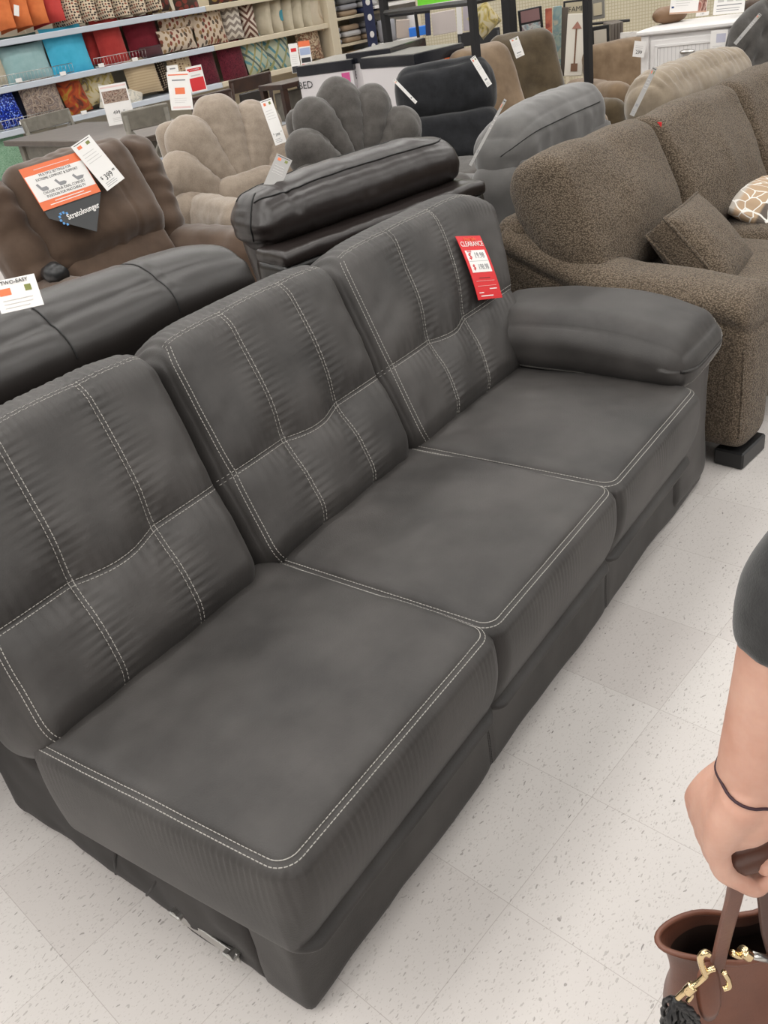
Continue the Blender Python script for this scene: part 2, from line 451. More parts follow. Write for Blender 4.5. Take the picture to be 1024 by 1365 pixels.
# ================================================================ the setting
def floor_material():
    m, nt, b = new_mat('vinyl_composition_tile')
    T = .3048; yaw = .750
    v = coord(nt, (1/T, 1/T, 1), (0, 0, 0), 'Object')
    tc = nt.nodes.new('ShaderNodeSeparateXYZ'); nt.links.new(v, tc.inputs[0])
    fx = mathn(nt, 'FRACT', tc.outputs[0]); fy = mathn(nt, 'FRACT', tc.outputs[1])
    def edge(f): return mathn(nt, 'MINIMUM', f, mathn(nt, 'SUBTRACT', 1.0, f))
    e = mathn(nt, 'MINIMUM', edge(fx), edge(fy))
    joint = mathn(nt, 'LESS_THAN', e, .0022)
    wn = nt.nodes.new('ShaderNodeTexWhiteNoise'); wn.noise_dimensions = '2D'
    fl = nt.nodes.new('ShaderNodeVectorMath'); fl.operation = 'FLOOR'; nt.links.new(v, fl.inputs[0]); nt.links.new(fl.outputs[0], wn.inputs['Vector'])
    base = ramp(nt, wn.outputs['Value'], [(0, (.50, .465, .447)), (.5, (.53, .497, .478)), (1, (.555, .525, .505))])
    cloud = noise_node(nt, coord(nt, (1, 1, 1)), 2.5, 3)
    base = mixc(nt, mathn(nt, 'MULTIPLY', cloud, .25), base, (.55, .53, .51))
    out = base
    warp = coord(nt, (1, 1, 1))
    nz = nt.nodes.new('ShaderNodeTexNoise'); nz.inputs['Scale'].default_value = 3; nt.links.new(warp, nz.inputs['Vector'])
    for sc, st_, th, col, rz, seed in ((68, 2.6, .062, (.27, .25, .235), .35, 0), (125, 2.6, .10, (.36, .335, .315), -.1, 5), (230, 2.4, .13, (.42, .39, .37), .6, 9), (36, 2.8, .026, (.15, .135, .125), .2, 13)):
        mp = nt.nodes.new('ShaderNodeMapping'); mp.inputs['Rotation'].default_value = (0, 0, rz+.5); mp.inputs['Scale'].default_value = (sc/st_, sc, sc); mp.inputs['Location'].default_value = (seed, seed*2, 0)
        ad = nt.nodes.new('ShaderNodeVectorMath'); ad.operation = 'MULTIPLY_ADD'
        nd = nt.nodes.new('ShaderNodeTexNoise'); nd.inputs['Scale'].default_value = sc*.5; nt.links.new(warp, nd.inputs['Vector'])
        nt.links.new(nd.outputs['Color'], ad.inputs[0]); ad.inputs[1].default_value = (1.6/sc,)*3; nt.links.new(warp, ad.inputs[2])
        nt.links.new(ad.outputs[0], mp.inputs['Vector'])
        vo = nt.nodes.new('ShaderNodeTexVoronoi'); vo.voronoi_dimensions = '2D'; vo.inputs['Scale'].default_value = 1; nt.links.new(mp.outputs[0], vo.inputs['Vector'])
        sp = nt.nodes.new('ShaderNodeSeparateColor'); nt.links.new(vo.outputs['Color'], sp.inputs[0])
        lim = mathn(nt, 'MULTIPLY', mathn(nt, 'POWER', sp.outputs[0], 2.0), th*2.2)
        f = mathn(nt, 'LESS_THAN', vo.outputs['Distance'], lim)
        out = mixc(nt, mathn(nt, 'MULTIPLY', f, mathn(nt, 'ADD', .35, mathn(nt, 'MULTIPLY', sp.outputs[1], .6))), out, col)
    out = mixc(nt, mathn(nt, 'MULTIPLY', joint, .55), out, (.27, .24, .22))
    nt.links.new(out, b.inputs['Base Color']); b.inputs['Roughness'].default_value = .5; b.inputs['Specular IOR Level'].default_value = .3
    return m
gm = MB(); gm.box((0, 0, -.05), (44, 44, .1), b=0)
floor = gm.build('floor', floor_material()); floor.location = (.107, 1.001, 0); floor.rotation_euler = (0, 0, .750)
props(floor, kind='structure')

# store walls far behind the displays
SH0 = at_z(0, 117, 1.24); SH1 = at_z(415, 35, 1.24)
SD = SH1-SH0; SD[2] = 0; SD /= np.linalg.norm(SD); SN = np.array([-SD[1], SD[0], 0])     # along the pillow wall / away from us
WANG = math.atan2(SD[1], SD[0])
w = MB(); w.box((2.0, 6.6, 1.6), (30, .1, 3.2), b=0); wl = w.build('wall_back', plain('pale_store_wall', (.50, .45, .36), .8)); wl.location = tuple(SH0*[1, 1, 0]); wl.rotation_euler = (0, 0, WANG); props(wl, kind='structure')

# ================================================================ the charcoal sofa
sofa = empty('sofa', tuple(A0), TH, 'charcoal suede three-seat sofa with pale double stitching and one padded arm', 'sofa')
SU, SDK, THR = M['suede'], M['suede_dark'], M['thread']
# base: one upholstered body with a wrapped front block, an inset left side panel and a rear frame
mb = MB()
V, Q = puffy_vf((.985, .455, .145), (1.97, .90, .28), (.02, .02, .02), seg=.03, wr=.004, wsc=6, seed=3)
mb.add(V, Q)
mb.build('base', SDK, sofa, True)
def front_fn(V, n, U, h):
    V = V.copy(); s = V[:, 0]
    V[:, 1] -= .004*np.sin(s*9)*(U[:, 1] < 0)
    for g in (-.37, .24): V[:, 1] += .005*np.exp(-((s-g)/.006)**2)*(n[:, 1] < -.5)
    return V
fp = puffy('front_panel', (.993, .052, .150), (2.0, .12, .292), (.016, .016, .018), M['suede'], sofa, seg=.012, wr=.003, wsc=7, seed=5, fn=front_fn)
mb = MB()
V, Q = puffy_vf((.002, .50, .150), (.026, .80, .27), (.012, .012, .012), seg=.02, wr=.006, wsc=9, seed=8); mb.add(V, Q)
mb.add(*tube_vf([(-.006, .42, .235), (-.010, .50, .10), (-.006, .54, .02)], .004, 6)); mb.add(*tube_vf([(-.006, .30, .21), (-.010, .38, .10), (-.006, .44, .02)], .003, 6))
mb.build('side_panel', SDK, sofa, True)
# rear frame rises behind the back cushions
V, Q = puffy_vf((1.01, .865, .43), (1.93, .13, .83), (.03, .03, .03), seg=.04); link_mesh('back_frame', V, Q, SDK, sofa)
V, Q = puffy_vf((.05, .80, .36), (.06, .16, .40), (.02, .03, .03), seg=.03, rot=(-.25, 0, 0)); link_mesh('back_frame_side', V, Q, SDK, sofa)
# connector bracket low on the open side
mb = MB(); mb.box((-.014, .235, .052), (.004, .16, .03), b=.002); mb.box((-.018, .31, .075), (.02, .03, .012), b=.003); mb.box((-.018, .17, .06), (.02, .03, .012), b=.003)
mb.add(*tube_vf([(-.004, .31, .075), (-.026, .31, .078)], .008, 8)); mb.add(*tube_vf([(-.004, .165, .06), (-.026, .165, .063)], .009, 8))
props(mb.build('connector_bracket', M['steel'], sofa), 'bare steel connector bracket low on the open end')

def seat_fn(seed):
    def fn(V, n, U, h):
        V = V.copy(); x, y, z = V.T; top = h[2]
        side = np.clip(1-np.abs(n[:, 2])*1.3, 0, 1)
        # underside pulls in, front bulges
        low = np.clip((top-z)/(2*h[2]), 0, 1)
        bul = np.sin(np.clip(low, 0, 1)*PI)**.8
        V[:, 1] += n[:, 1]*.018*bul*side - .0; V[:, 0] += n[:, 0]*.007*bul*side
        V[:, 1] += np.clip(-n[:, 1], 0, 1)*side*low*low*.045
        # gathers falling from the seam
        al = np.where(np.abs(n[:, 0]) > np.abs(n[:, 1]), y, x)
        ph = al*2*PI/.0125+3*vnoise(np.stack([al*14, z*6, z*0+seed], 1), seed)
        depth = np.exp(-np.maximum(top-z-.02, 0)/.055)*np.clip((top-z)/.012, 0, 1)
        am = .0019*(.45+.55*vnoise(np.stack([al*8, z*0, z*0+seed*3], 1), seed+4))*depth*side
        V += n*(am*np.sin(ph))[:, None]
        # soft crown with a worn hollow and faint pulls
        tp = np.clip(n[:, 2], 0, 1)
        V[:, 2] += tp*(.004*fbm(np.stack([x*6, y*6, x*0], 1), seed, 3)+.0022*vnoise(np.stack([x*30+y*9, y*8, x*0], 1), seed+2)*np.exp(-(h[1]-y)/.18))
        # welt groove along the seam line
        ring = np.maximum(np.abs(x)-(h[0]-.012), -(y+h[1]-.012)); edge = np.exp(-(((top-z)-.006)/.006)**2)
        V -= n*(.0022*edge*np.clip(1-np.abs(n[:, 2]-.75)*2.2, 0, 1))[:, None]
        if seed == 11: V[:, 0] -= .036*np.clip(-U[:, 0], 0, 1)*(U[:, 1]+1)/2
        return V
    return fn
def ring_path(hx, hy, rc, z, cx, cy, inset=0.0, bulge=0.0):
    """left edge (from the back) round the two front corners to the right edge"""
    P = []; Dn = []
    def put(x, y, nx, ny): P.append((cx+x, cy+y, z)); Dn.append((nx, ny, 1.0))
    for t in np.linspace(hy-.03, -(hy-rc), 14): put(-hx, t, -1, 0)
    for a in np.linspace(PI, 1.5*PI, 9): put(-(hx-rc)+rc*math.cos(a), -(hy-rc)+rc*math.sin(a), math.cos(a), math.sin(a))
    for t in np.linspace(-(hx-rc), hx-rc, 20)[1:-1]: put(t, -hy, 0, -1)
    for a in np.linspace(1.5*PI, 2*PI, 9): put((hx-rc)+rc*math.cos(a), -(hy-rc)+rc*math.sin(a), math.cos(a), math.sin(a))
    for t in np.linspace(-(hy-rc), hy-.03, 14): put(hx, t, 1, 0)
    return P, Dn
seatdef = [(-.022, .577, 11), (.567, 1.132, 12), (1.124, 1.690, 13)]
for x0, x1, sd in seatdef:
    cx, cy = (x0+x1)/2, .215; sx, sy, sz = x1-x0+.004, .605, .240
    c = puffy('seat_cushion', (cx, cy, .3605), (sx, sy, sz), (.04, .045, .028), SU, sofa, puff=(.004, .0, .016), seg=.0044, fn=seat_fn(sd))
    P, Dn = ring_path(sx/2-.006, sy/2-.006, .038, .3605+sz/2-.006, cx, cy)
    if sd == 11: P = [(p[0]-.036*max(0, -(p[0]-cx)/(sx/2))*((p[1]-cy)/(sy/2)+1)/2, p[1], p[2]) for p in P]
    stitches('stitching', c, [(P, Dn)], THR, gap=.010)

def back_fn(xb0, xb1, xt0, xt1, seams, seed, hz, xc):
    def fn(V, n, U, h):
        V = V.copy(); x, y, z = V.T.copy(); u = (z+h[2])/(2*h[2])
        fr = np.clip(-n[:, 1], 0, 1)
        fx = (x+h[0])/(2*h[0])
        # puff of each of the six panels between seams
        edges = [0]+seams+[1]
        zmid = .41+.03*0
        pan = np.zeros(len(x))
        dmin = np.full(len(x), 1.0)
        for s in seams:
            dmin = np.minimum(dmin, np.abs(fx-s)*2*h[0])
        sag = .030*np.sin(np.clip((fx-seams[0])/(seams[1]-seams[0]), 0, 1)*PI)
        zl = zmid-.02*0+0*fx; zz = (u*2*h[2]-(zl*2*h[2]+sag*(-.55)))
        dz = np.abs(zz)
        gv = np.exp(-(dmin/.030)**1.4); gh = np.exp(-(dz/.032)**1.4)
        cross = np.zeros(len(x))
        for s in seams:
            cross = np.maximum(cross, np.exp(-(((fx-s)*2*h[0])**2+zz**2)/.0036))
        d = .013*np.maximum(gv*(.35+.65*np.exp(-(dz/.13)**2)), gh)+.022*cross
        d -= .010*np.sin(np.clip(fx, 0, 1)*PI)**.5*np.sin(np.clip(u, 0, 1)*PI)**.5
        V[:, 1] += fr*d
        # sharp stitched channel
        V[:, 1] += fr*.0028*np.maximum(np.exp(-(dmin/.0035)**2), np.exp(-(dz/.0035)**2))
        # gathers running off the seams
        gather = .0020*np.sin(z*2*PI/.0165+2.5*vnoise(np.stack([z*16, x*5, x*0], 1), seed))*np.exp(-dmin/.028)*np.clip(dmin/.006, 0, 1)
        gather += .0018*np.sin(x*2*PI/.024+2.5*vnoise(np.stack([x*16, z*5, x*0], 1), seed+5))*np.exp(-dz/.03)*np.clip(dz/.006, 0, 1)
        # gathers at the top edge and pulls at both side edges
        te = (1-u)*2*h[2]
        gather += .0024*np.sin(x*2*PI/.0155+3*vnoise(np.stack([x*12, x*0, x*0], 1), seed+9))*np.exp(-(te-.055)**2/.0009)
        ed = np.minimum(fx, 1-fx)*2*h[0]
        gather += .0035*vnoise(np.stack([z*34+x*12*np.sign(fx-.5), x*7, x*0], 1), seed+2)*np.exp(-ed/.05)
        gather += .004*fbm(np.stack([x*7, z*7, x*0], 1), seed+3, 3)
        V[:, 1] -= fr*gather
        topn = np.clip(n[:, 2], 0, 1); V[:, 2] += topn*.003*np.sin(x*2*PI/.020+3*vnoise(np.stack([x*12, x*0, x*0], 1), seed+9))
        V[:, 2] -= .030*np.clip((u-.55)/.45, 0, 1)*np.abs(2*fx-1)**5
        if seed == 23: V[:, 2] -= .085*np.clip((u-.3)/.7, 0, 1)*np.clip((fx-.66)/.34, 0, 1)**2.4
        # widen from the bottom edge to the top edge
        a = xb0+(xt0-xb0)*u; b = xb1+(xt1-xb1)*u
        V[:, 0] = a+(V[:, 0]/(2*h[0])+.5)*(b-a)-xc
        return V
    return fn
BT = math.radians(30); BH = .60
def back_pt(x, u, hz=BH, y=-.12):
    """point on the front of a back cushion, u from the bottom edge to the top edge"""
    R = rot_m(-BT, 0, 0); return R@np.array([0, y, (u-.5)*hz])+np.array([x, .667, .665])
backdef = [(-.075, .520, -.012, .600, [.335, .667], 21), (.520, 1.105, .590, 1.200, [.335, .667], 22), (1.105, 1.720, 1.190, 2.02, [.31, .57], 23)]
for xb0, xb1, xt0, xt1, seams, sd in backdef:
    xc = (xb0+xb1+xt0+xt1)/4; W_ = (xb1-xb0+xt1-xt0)/2
    c = puffy('back_cushion', (xc, .667, .665), (W_, .24, BH), (.06, .105, .085), SU, sofa, puff=(.006, .012, .0), rot=(-BT, 0, 0), seg=.0052, fn=back_fn(xb0, xb1, xt0, xt1, seams, sd, BH/2, xc))
    nd = rot_m(-BT, 0, 0)@np.array([0, -1.0, 0]); L = []
    def X(f, u): return (xb0+(xt0-xb0)*u)+f*((xb1+(xt1-xb1)*u)-(xb0+(xt0-xb0)*u))
    for s in seams:
        L.append(([back_pt(X(s, u), u) for u in np.linspace(.03, .428, 30)], nd)); L.append(([back_pt(X(s, u), u) for u in np.linspace(.402, .965, 30)], nd))
    hpts = []
    for f in np.linspace(.015, .985, 60):
        sag = .030*math.sin(min(max((f-seams[0])/(seams[1]-seams[0]), 0), 1)*PI); u = .41-.55*sag/BH
        hpts.append(back_pt(X(f, u), u))
    L.append((hpts, nd))
    td = rot_m(-BT, 0, 0)@np.array([0, -.8, .6])
    L.append(([back_pt(X(f, .955), .955) for f in np.linspace(.06, .94, 40)], td))
    side = rot_m(-BT, 0, 0)@np.array([-.8, -.6, 0])
    L.append(([back_pt(X(.03, u), u) for u in np.linspace(.03, .92, 40)], side))
    stitches('stitching', c, L, THR, gap=.010)

# arm: upholstered block with a fat pillow rolled over the top
def arm_fn(V, n, U, h):
    V = V.copy(); V[:, 2] += .0*V[:, 0]; return V
puffy('arm', (1.855, .46, .27), (.27, .96, .50), (.03, .04, .06), M['suede'], sofa, seg=.02, wr=.006, wsc=6, seed=31)
def pil_fn(V, n, U, h):
    V = V.copy(); x, y, z = V.T.copy(); e = (h[1]-y*-1)
    ph = np.arctan2(z, x)*9+6*vnoise(np.stack([x*11, y*5, z*11], 1), 6)
    end = np.exp(-np.abs(y+h[1])/.07)+np.exp(-np.abs(y-h[1])/.06)
    V += n*(  .0028*np.sin(ph+2*vnoise(np.stack([x*9, y*9, z*9], 1), 5))*end*np.clip(1-np.abs(n[:, 1]), 0, 1))[:, None]
    V += n*(.0035*fbm(np.stack([x*4, y*6, z*4], 1), 41, 3))[:, None]
    V[:, 2] += -.02*(U[:, 1]**2)*(z > 0)
    V[:, 2] += .012*(1-U[:, 1]**2)*(z > 0)
    # droops down the inner side and lower at the front
    V[:, 2] -= .018*np.clip(-U[:, 1], 0, 1)**2
    return V
ap = puffy('arm_pillow', (1.815, .285, .545), (.345, .70, .165), (.085, .06, .075), SU, sofa, puff=(.01, .012, .02), seg=.0085, fn=pil_fn)
mbp = []
x0, x1, y0_, z0_ = 1.815-.16, 1.815+.15, .285-.34, .545
P = [(1.655, .56, .487), (1.650, .40, .483), (1.648, .20, .478), (1.650, .02, .470)]
L = [(smoothpath(P, 12), (-.8, 0, -.6))]
P = [(1.69, -.055, .470), (1.76, -.062, .475), (1.85, -.062, .50), (1.94, -.058, .54), (1.965, -.05, .575)]
L.append((smoothpath(P, 10), (0, -1, .12)))
stitches('stitching', ap, L, THR, gap=.012)
for sx_ in (.625, 1.235): stitches('stitching', fp, [([(sx_, -.02, z) for z in np.linspace(.02, .24, 20)], (0, -1, 0))], M['black_thread'], gap=.008)

# red clearance tag hanging on the third back cushion
_n = np.array([D*0, N])[1]; pn = -N*math.cos(BT)+np.array([0, 0, 1])*math.sin(BT)
anchor = st(1.72, .60, .73) + pn*.03
mw, tw, th_ = frame_mat((609, 320), (638, 309), (640, 405), at_plane(640, 357, st(0, .585, .735)+pn*.045, pn), pn)
mw_r, w2, h2 = mw, tw, th_
I = [('r', 0, h2*.085, w2*.80, h2*.35, M['paper']), ('t', 'Final Sale', 0, h2*.44, h2*.075, M['orange_paper']), ('t', 'CLEARANCE', 0, h2*.36, h2*.115, M['paper'], .80),
     ('t', '$', -w2*.27, h2*.165, h2*.14, M['red_paper']), ('t', '19.98', w2*.10, h2*.17, h2*.13, M['gray_ink'], .8), ('r', 0, h2*.085, w2*.76, .0012, M['gray_ink']),
     ('t', '$', -w2*.27, -h2*.01, h2*.12, M['red_paper']), ('t', '198.98', w2*.10, -h2*.01, h2*.12, M['gray_ink'], .75),
     ('t', 'WAS', -w2*.25, h2*.24, h2*.045, M['red_paper']), ('r', 0, -h2*.18, w2*.45, .0016, M['ink']), ('r', 0, -h2*.225, w2*.75, .0008, M['pink_paper']), ('r', 0, -h2*.30, w2*.75, .0008, M['pink_paper']),
     ('r', w2*.22, -h2*.35, w2*.3, h2*.014, M['paper']), ('r', -w2*.30, -h2*.40, w2*.18, h2*.014, M['paper']), ('r', -w2*.10, -h2*.45, w2*.5, h2*.014, M['paper'])]
sign('clearance_tag', mw_r, w2, h2, M['red_paper'], I, 'red and white CLEARANCE tag hanging on the right back cushion of the charcoal sofa', 'price tag', bend=.006)
# ================================================================ recliners and couches standing round it
def gather_fn(seed, amp=.006, sc=8, ax=0, ga=0.0, lam=.03, zdir=2):
    def fn(V, n, U, h):
        V = V+n*(amp*fbm(V*sc, seed, 3))[:, None]
        if ga:
            a = V[:, ax]; e = np.exp(-(1-np.abs(U[:, zdir]))/.35)
            V = V+n*(ga*np.sin(a*2*PI/lam+3*vnoise(V*7, seed+3))*e)[:, None]
        return V
    return fn
def seam_tube(owner, pts, dr, mat, rad=.0025, name='seam', parent=None):
    """a raised cord or seam lying on the owner's surface"""
    bv = bvh_of(owner); out = []
    for p in smoothpath(pts, 8):
        dd = np.array(dr, float); dd /= np.linalg.norm(dd)
        hit, nn, _, _ = bv.ray_cast(Vector(p+dd*.25), Vector(-dd), .6)
        if hit is not None: out.append(np.array(hit)+np.array(nn)*rad*.3)
    if len(out) < 3: return None
    mb = MB(); mb.tube(out, rad, 6); return mb.build(name, mat, parent or owner, True)

# --- long black leather back beside the charcoal sofa
ox = empty('loveseat', tuple(st(.42, 1.55)), TH+PI, 'black leather loveseat turned back to back with the charcoal sofa, at the left edge', 'loveseat')
BL = M['black_leather']      # local: +y points back towards the charcoal sofa, x runs the other way
def a_fn(V, n, U, h):
    V = V.copy(); x, y, z = V.T.copy()
    V[:, 2] -= .045*(np.abs(U[:, 0])**6)*np.clip(.5+.5*U[:, 2], 0, 1)
    V += n*(.006*fbm(np.stack([x*4, y*7, z*9], 1), 51, 3))[:, None]
    V += n*(.004*np.sin(z*95+3*vnoise(V*8, 3))*np.exp(-(1-np.abs(U[:, 0]))/.05))[:, None]
    for g in (.15, -.20, -.54, .62): V += n*(-.006*np.exp(-((x-g)/.012)**2))[:, None]
    return V
roll = puffy('back_roll', (0, .33, .865), (1.76, .30, .235), (.05, .14, .115), BL, ox, puff=(.0, .02, .01), seg=.014, fn=a_fn)
for g in (.15, -.20, -.54, .62):
    seam_tube(roll, [(g, .30+.16*math.sin(a), .865+.12*math.cos(a)) for a in np.linspace(-.6, 1.9, 12)], (0, .75, .65), M['black_thread'], .0022)
mb = MB(); mb.tube([(-.85, .475, .772), (0, .482, .768), (.85, .475, .772)], .006, 6); mb.build('piping', M['black_vinyl'], ox, True)
puffy('back_panel', (0, .36, .43), (1.70, .22, .68), (.02, .03, .03), M['black_vinyl'], ox, seg=.05, wr=.003)
puffy('seat', (0, -.10, .40), (1.36, .62, .22), (.05, .06, .06), BL, ox, seg=.04, wr=.006, puff=(0, 0, .02))
for sx in (-1, 1): puffy('arm', (sx*.77, -.03, .33), (.19, .82, .60), (.07, .08, .09), BL, ox, seg=.04, wr=.006)
puffy('base', (0, -.02, .16), (1.36, .80, .26), .02, M['black_vinyl'], ox, seg=.08)

# --- espresso recliner with a bolster top, back towards us
bo = st(1.445, 1.115); ba = TH-math.radians(11.5); bd = np.array([math.cos(ba), math.sin(ba), 0]); bn = np.array([-bd[1], bd[0], 0])
EL = M['espresso_leather']
bo = bo+bd*.465+bn*.42
ob = empty('recliner', tuple(bo), ba+PI, 'glossy espresso leather recliner seen from behind, with a stitched bolster overhanging its flat back', 'recliner')
def b_fn(V, n, U, h):
    V = V.copy(); x, y, z = V.T.copy()
    V += n*(.003*fbm(V*7, 61, 3))[:, None]
    ends = np.exp(-(1-np.abs(U[:, 0]))/.12)
    V += n*(.0022*np.sin(z*110+4*vnoise(V*9, 2))*ends)[:, None]
    # pulls hanging from the cord along the top
    hang = np.clip(n[:, 1], 0, 1); V += n*(.0032*vnoise(np.stack([x*34+y*6, z*5, x*0], 1), 9)*hang)[:, None]
    V += n*(.0025*vnoise(np.stack([x*18, y*6, z*0], 1), 12)*np.clip(n[:, 2], 0, 1))[:, None]
    V += n*(-.008*np.exp(-((x-.325)/.010)**2)*(n[:, 2] > .1))[:, None]
    V[:, 2] -= (.03*np.clip(x/h[0], 0, 1)**4+.02*np.clip(-x/h[0], 0, 1)**4)*np.clip(.5+.5*U[:, 2], 0, 1)
    return V
bol = puffy('bolster', (-.012, .205, .935), (.925, .25, .19), (.06, .11, .09), EL, ob, puff=(.005, .01, .012), seg=.011, fn=b_fn)
seam_tube(bol, [(.42, .24, .98), (.34, .28, 1.0), (.1, .285, 1.01), (-.2, .285, 1.01), (-.36, .28, 1.0), (-.42, .24, .98)], (0, .5, .9), M['black_thread'], .003, 'piping')
seam_tube(bol, [(.42, .15, .99), (.30, .165, 1.0), (-.25, .165, 1.01), (-.40, .17, .98)], (0, -.1, 1), M['black_thread'], .002)
seam_tube(bol, [(.44, .24, .88), (.43, .24, .94), (.40, .23, 1.02)], (.8, .5, .3), M['black_thread'], .003)
puffy('back_ledge', (0, .34, .842), (.93, .17, .05), (.012, .018, .02), EL, ob, seg=.012, wr=.0022, wsc=30)
def bp_fn(V, n, U, h):
    V = V.copy(); V += n*(.003*fbm(V*6, 65, 2))[:, None]; return V
puffy('back_panel', (0, .33, .45), (.93, .17, .76), (.015, .02, .02), M['black_vinyl'], ob, seg=.03, fn=bp_fn)
puffy('back_cushion', (0, .17, .70), (.80, .20, .50), (.07, .08, .08), EL, ob, seg=.03, wr=.006, wsc=7, puff=(0, .03, 0), rot=(.15, 0, 0))
puffy('seat', (0, -.12, .40), (.54, .56, .22), (.05, .06, .06), EL, ob, seg=.03, wr=.006, puff=(0, 0, .02))
for sx in (-1, 1): puffy('arm', (sx*.37, -.06, .33), (.19, .72, .60), (.08, .08, .10), EL, ob, seg=.03, wr=.006)
puffy('footrest', (0, -.42, .22), (.54, .10, .34), (.04, .04, .05), EL, ob, seg=.03, wr=.004)

# --- slate grey suede back right of it
oc = empty('recliner', tuple(st(3.09, 1.50)), TH+PI, 'slate grey suede recliner seen from behind, between the espresso recliner and the brown sofa', 'recliner')
GS = M['gray_suede']
def c_fn(V, n, U, h):
    V = V.copy(); x, y, z = V.T.copy()
    V += n*(.006*fbm(V*7, 71, 3))[:, None]
    V += n*(.0018*vnoise(np.stack([x*22+z*4, z*6, x*0], 1), 9)*np.clip(n[:, 1], 0, 1))[:, None]
    V[:, 2] -= .06*np.clip(x/h[0], 0, 1)**3*np.clip(.5+.5*U[:, 2], 0, 1)
    return V
top = puffy('back_bolster', (-.14, .36, .86), (.90, .27, .29), (.12, .12, .12), GS, oc, puff=(.01, .01, .01), seg=.012, fn=c_fn)
seam_tube(top, [(.36, .50, .90), (.2, .50, .925), (0, .50, .93), (-.3, .50, .93), (-.45, .50, .93)], (0, .9, .45), M['black_thread'], .0022)
puffy('back_panel', (-.14, .43, .46), (.84, .15, .76), (.02, .03, .04), GS, oc, seg=.03, wr=.003)
puffy('side_wing', (.26, .36, .62), (.16, .26, .42), (.07, .10, .10), GS, oc, seg=.02, wr=.006)
puffy('seat', (0, -.10, .40), (.60, .60, .22), (.05, .06, .06), GS, oc, seg=.03, wr=.006)
for sx in (-1, 1): puffy('arm', (sx*.40, -.03, .33), (.20, .74, .60), (.08, .08, .10), GS, oc, seg=.03, wr=.006)

# --- brown woven sofa on the right
bro = st(2.07, -.10); BRA = math.radians(41)
br = empty('sofa', tuple(bro), BRA, 'brown woven three-seat sofa with loose back cushions and sloping arms, right of the charcoal sofa', 'sofa')
BC = M['brown_chenille']
def arm_prof(y):
    return np.interp(y, [0, .06, .25, .45, .60, .75, .90], [.565, .590, .605, .612, .635, .685, .745])
def brarm_fn(V, n, U, h):
    V = V.copy(); y = V[:, 1]+h[1]; top = arm_prof(y)
    z0 = V[:, 2].copy(); u = (z0+h[2])/(2*h[2])
    V[:, 2] = -h[2]+u*(top-.06)+0
    # roll on top, cord groove under it, panel battered below
    zz = V[:, 2]+h[2]+.06; below = top-zz
    g = np.exp(-((below-.095)/.012)**2)
    V += n*((-.010*g)*(np.abs(n[:, 2]) < .8))[:, None]
    V[:, 0] += np.sign(n[:, 0])*.012*np.exp(-((below-.04)/.04)**2)*(np.abs(n[:, 0]) > .3)
    V += n*(.003*fbm(V*8, 81, 2))[:, None]
    return V
for ax_, nm in ((.115, 'arm'), (2.24, 'arm')):
    # height field: z centre set so that the underside sits at .06
    a = puffy(nm, (ax_, .465, .06+.34), (.225, .93, .68), (.085, .035, .09), BC, br, seg=.013, fn=brarm_fn)
    seam_tube(a, [(ax_-.10, -.02+.0, .42), (ax_-.098, -.02, .3), (ax_-.096, -.02, .12)], (0, -1, 0), BC, .004, 'piping')
puffy('base', (1.18, .52, .20), (2.02, .86, .27), (.03, .03, .03), BC, br, seg=.06, wr=.003)
puffy('back_frame', (1.18, .89, .43), (2.30, .14, .66), (.04, .05, .06), BC, br, seg=.04, wr=.003)
for i in range(3):
    puffy('seat_cushion', (.225+.32+i*.635, .36, .415), (.632, .72, .17), (.06, .07, .06), BC, br, seg=.025, wr=.004, puff=(0, 0, .025), seed=90+i)
def brb_fn(seed):
    def fn(V, n, U, h):
        V = V.copy(); x, y, z = V.T.copy()
        V[:, 1] -= .03*np.exp(-((U[:, 2]+.2)/.6)**2)*(1-U[:, 0]**2).clip(0)*(n[:, 1] < -.2)
        V += n*(.010*fbm(V*5, seed, 3))[:, None]
        V += n*(.006*vnoise(np.stack([x*14*np.sign(x)+z*10, z*9, x*0], 1), seed+3)*np.exp(-(1-np.abs(U[:, 0]))/.3))[:, None]
        V[:, 2] += .012*np.clip(1-U[:, 0]**2, 0, 1)*(z > 0)
        return V
    return fn
for i in range(3):
    puffy('back_cushion', (.36+i*.655, .715, .715), (.668, .24, .50), (.055, .10, .08), BC, br, puff=(.0, .02, .0), rot=(-.42, 0, 0), seg=.014, fn=brb_fn(101+i*5))
for (x, y) in ((.11, .08), (2.25, .08), (.11, .88), (2.25, .88)):
    mb = MB(); mb.box((x+.002, y-.032, .03), (.17, .10, .06), b=.006); mb.build('leg', M['black_plastic'], br)
mb = MB(); mb.box((.72, .70, .93), (.006, .03, .018), b=0); props(mb.build('care_label', M['red_paper'], br), 'small red care label')

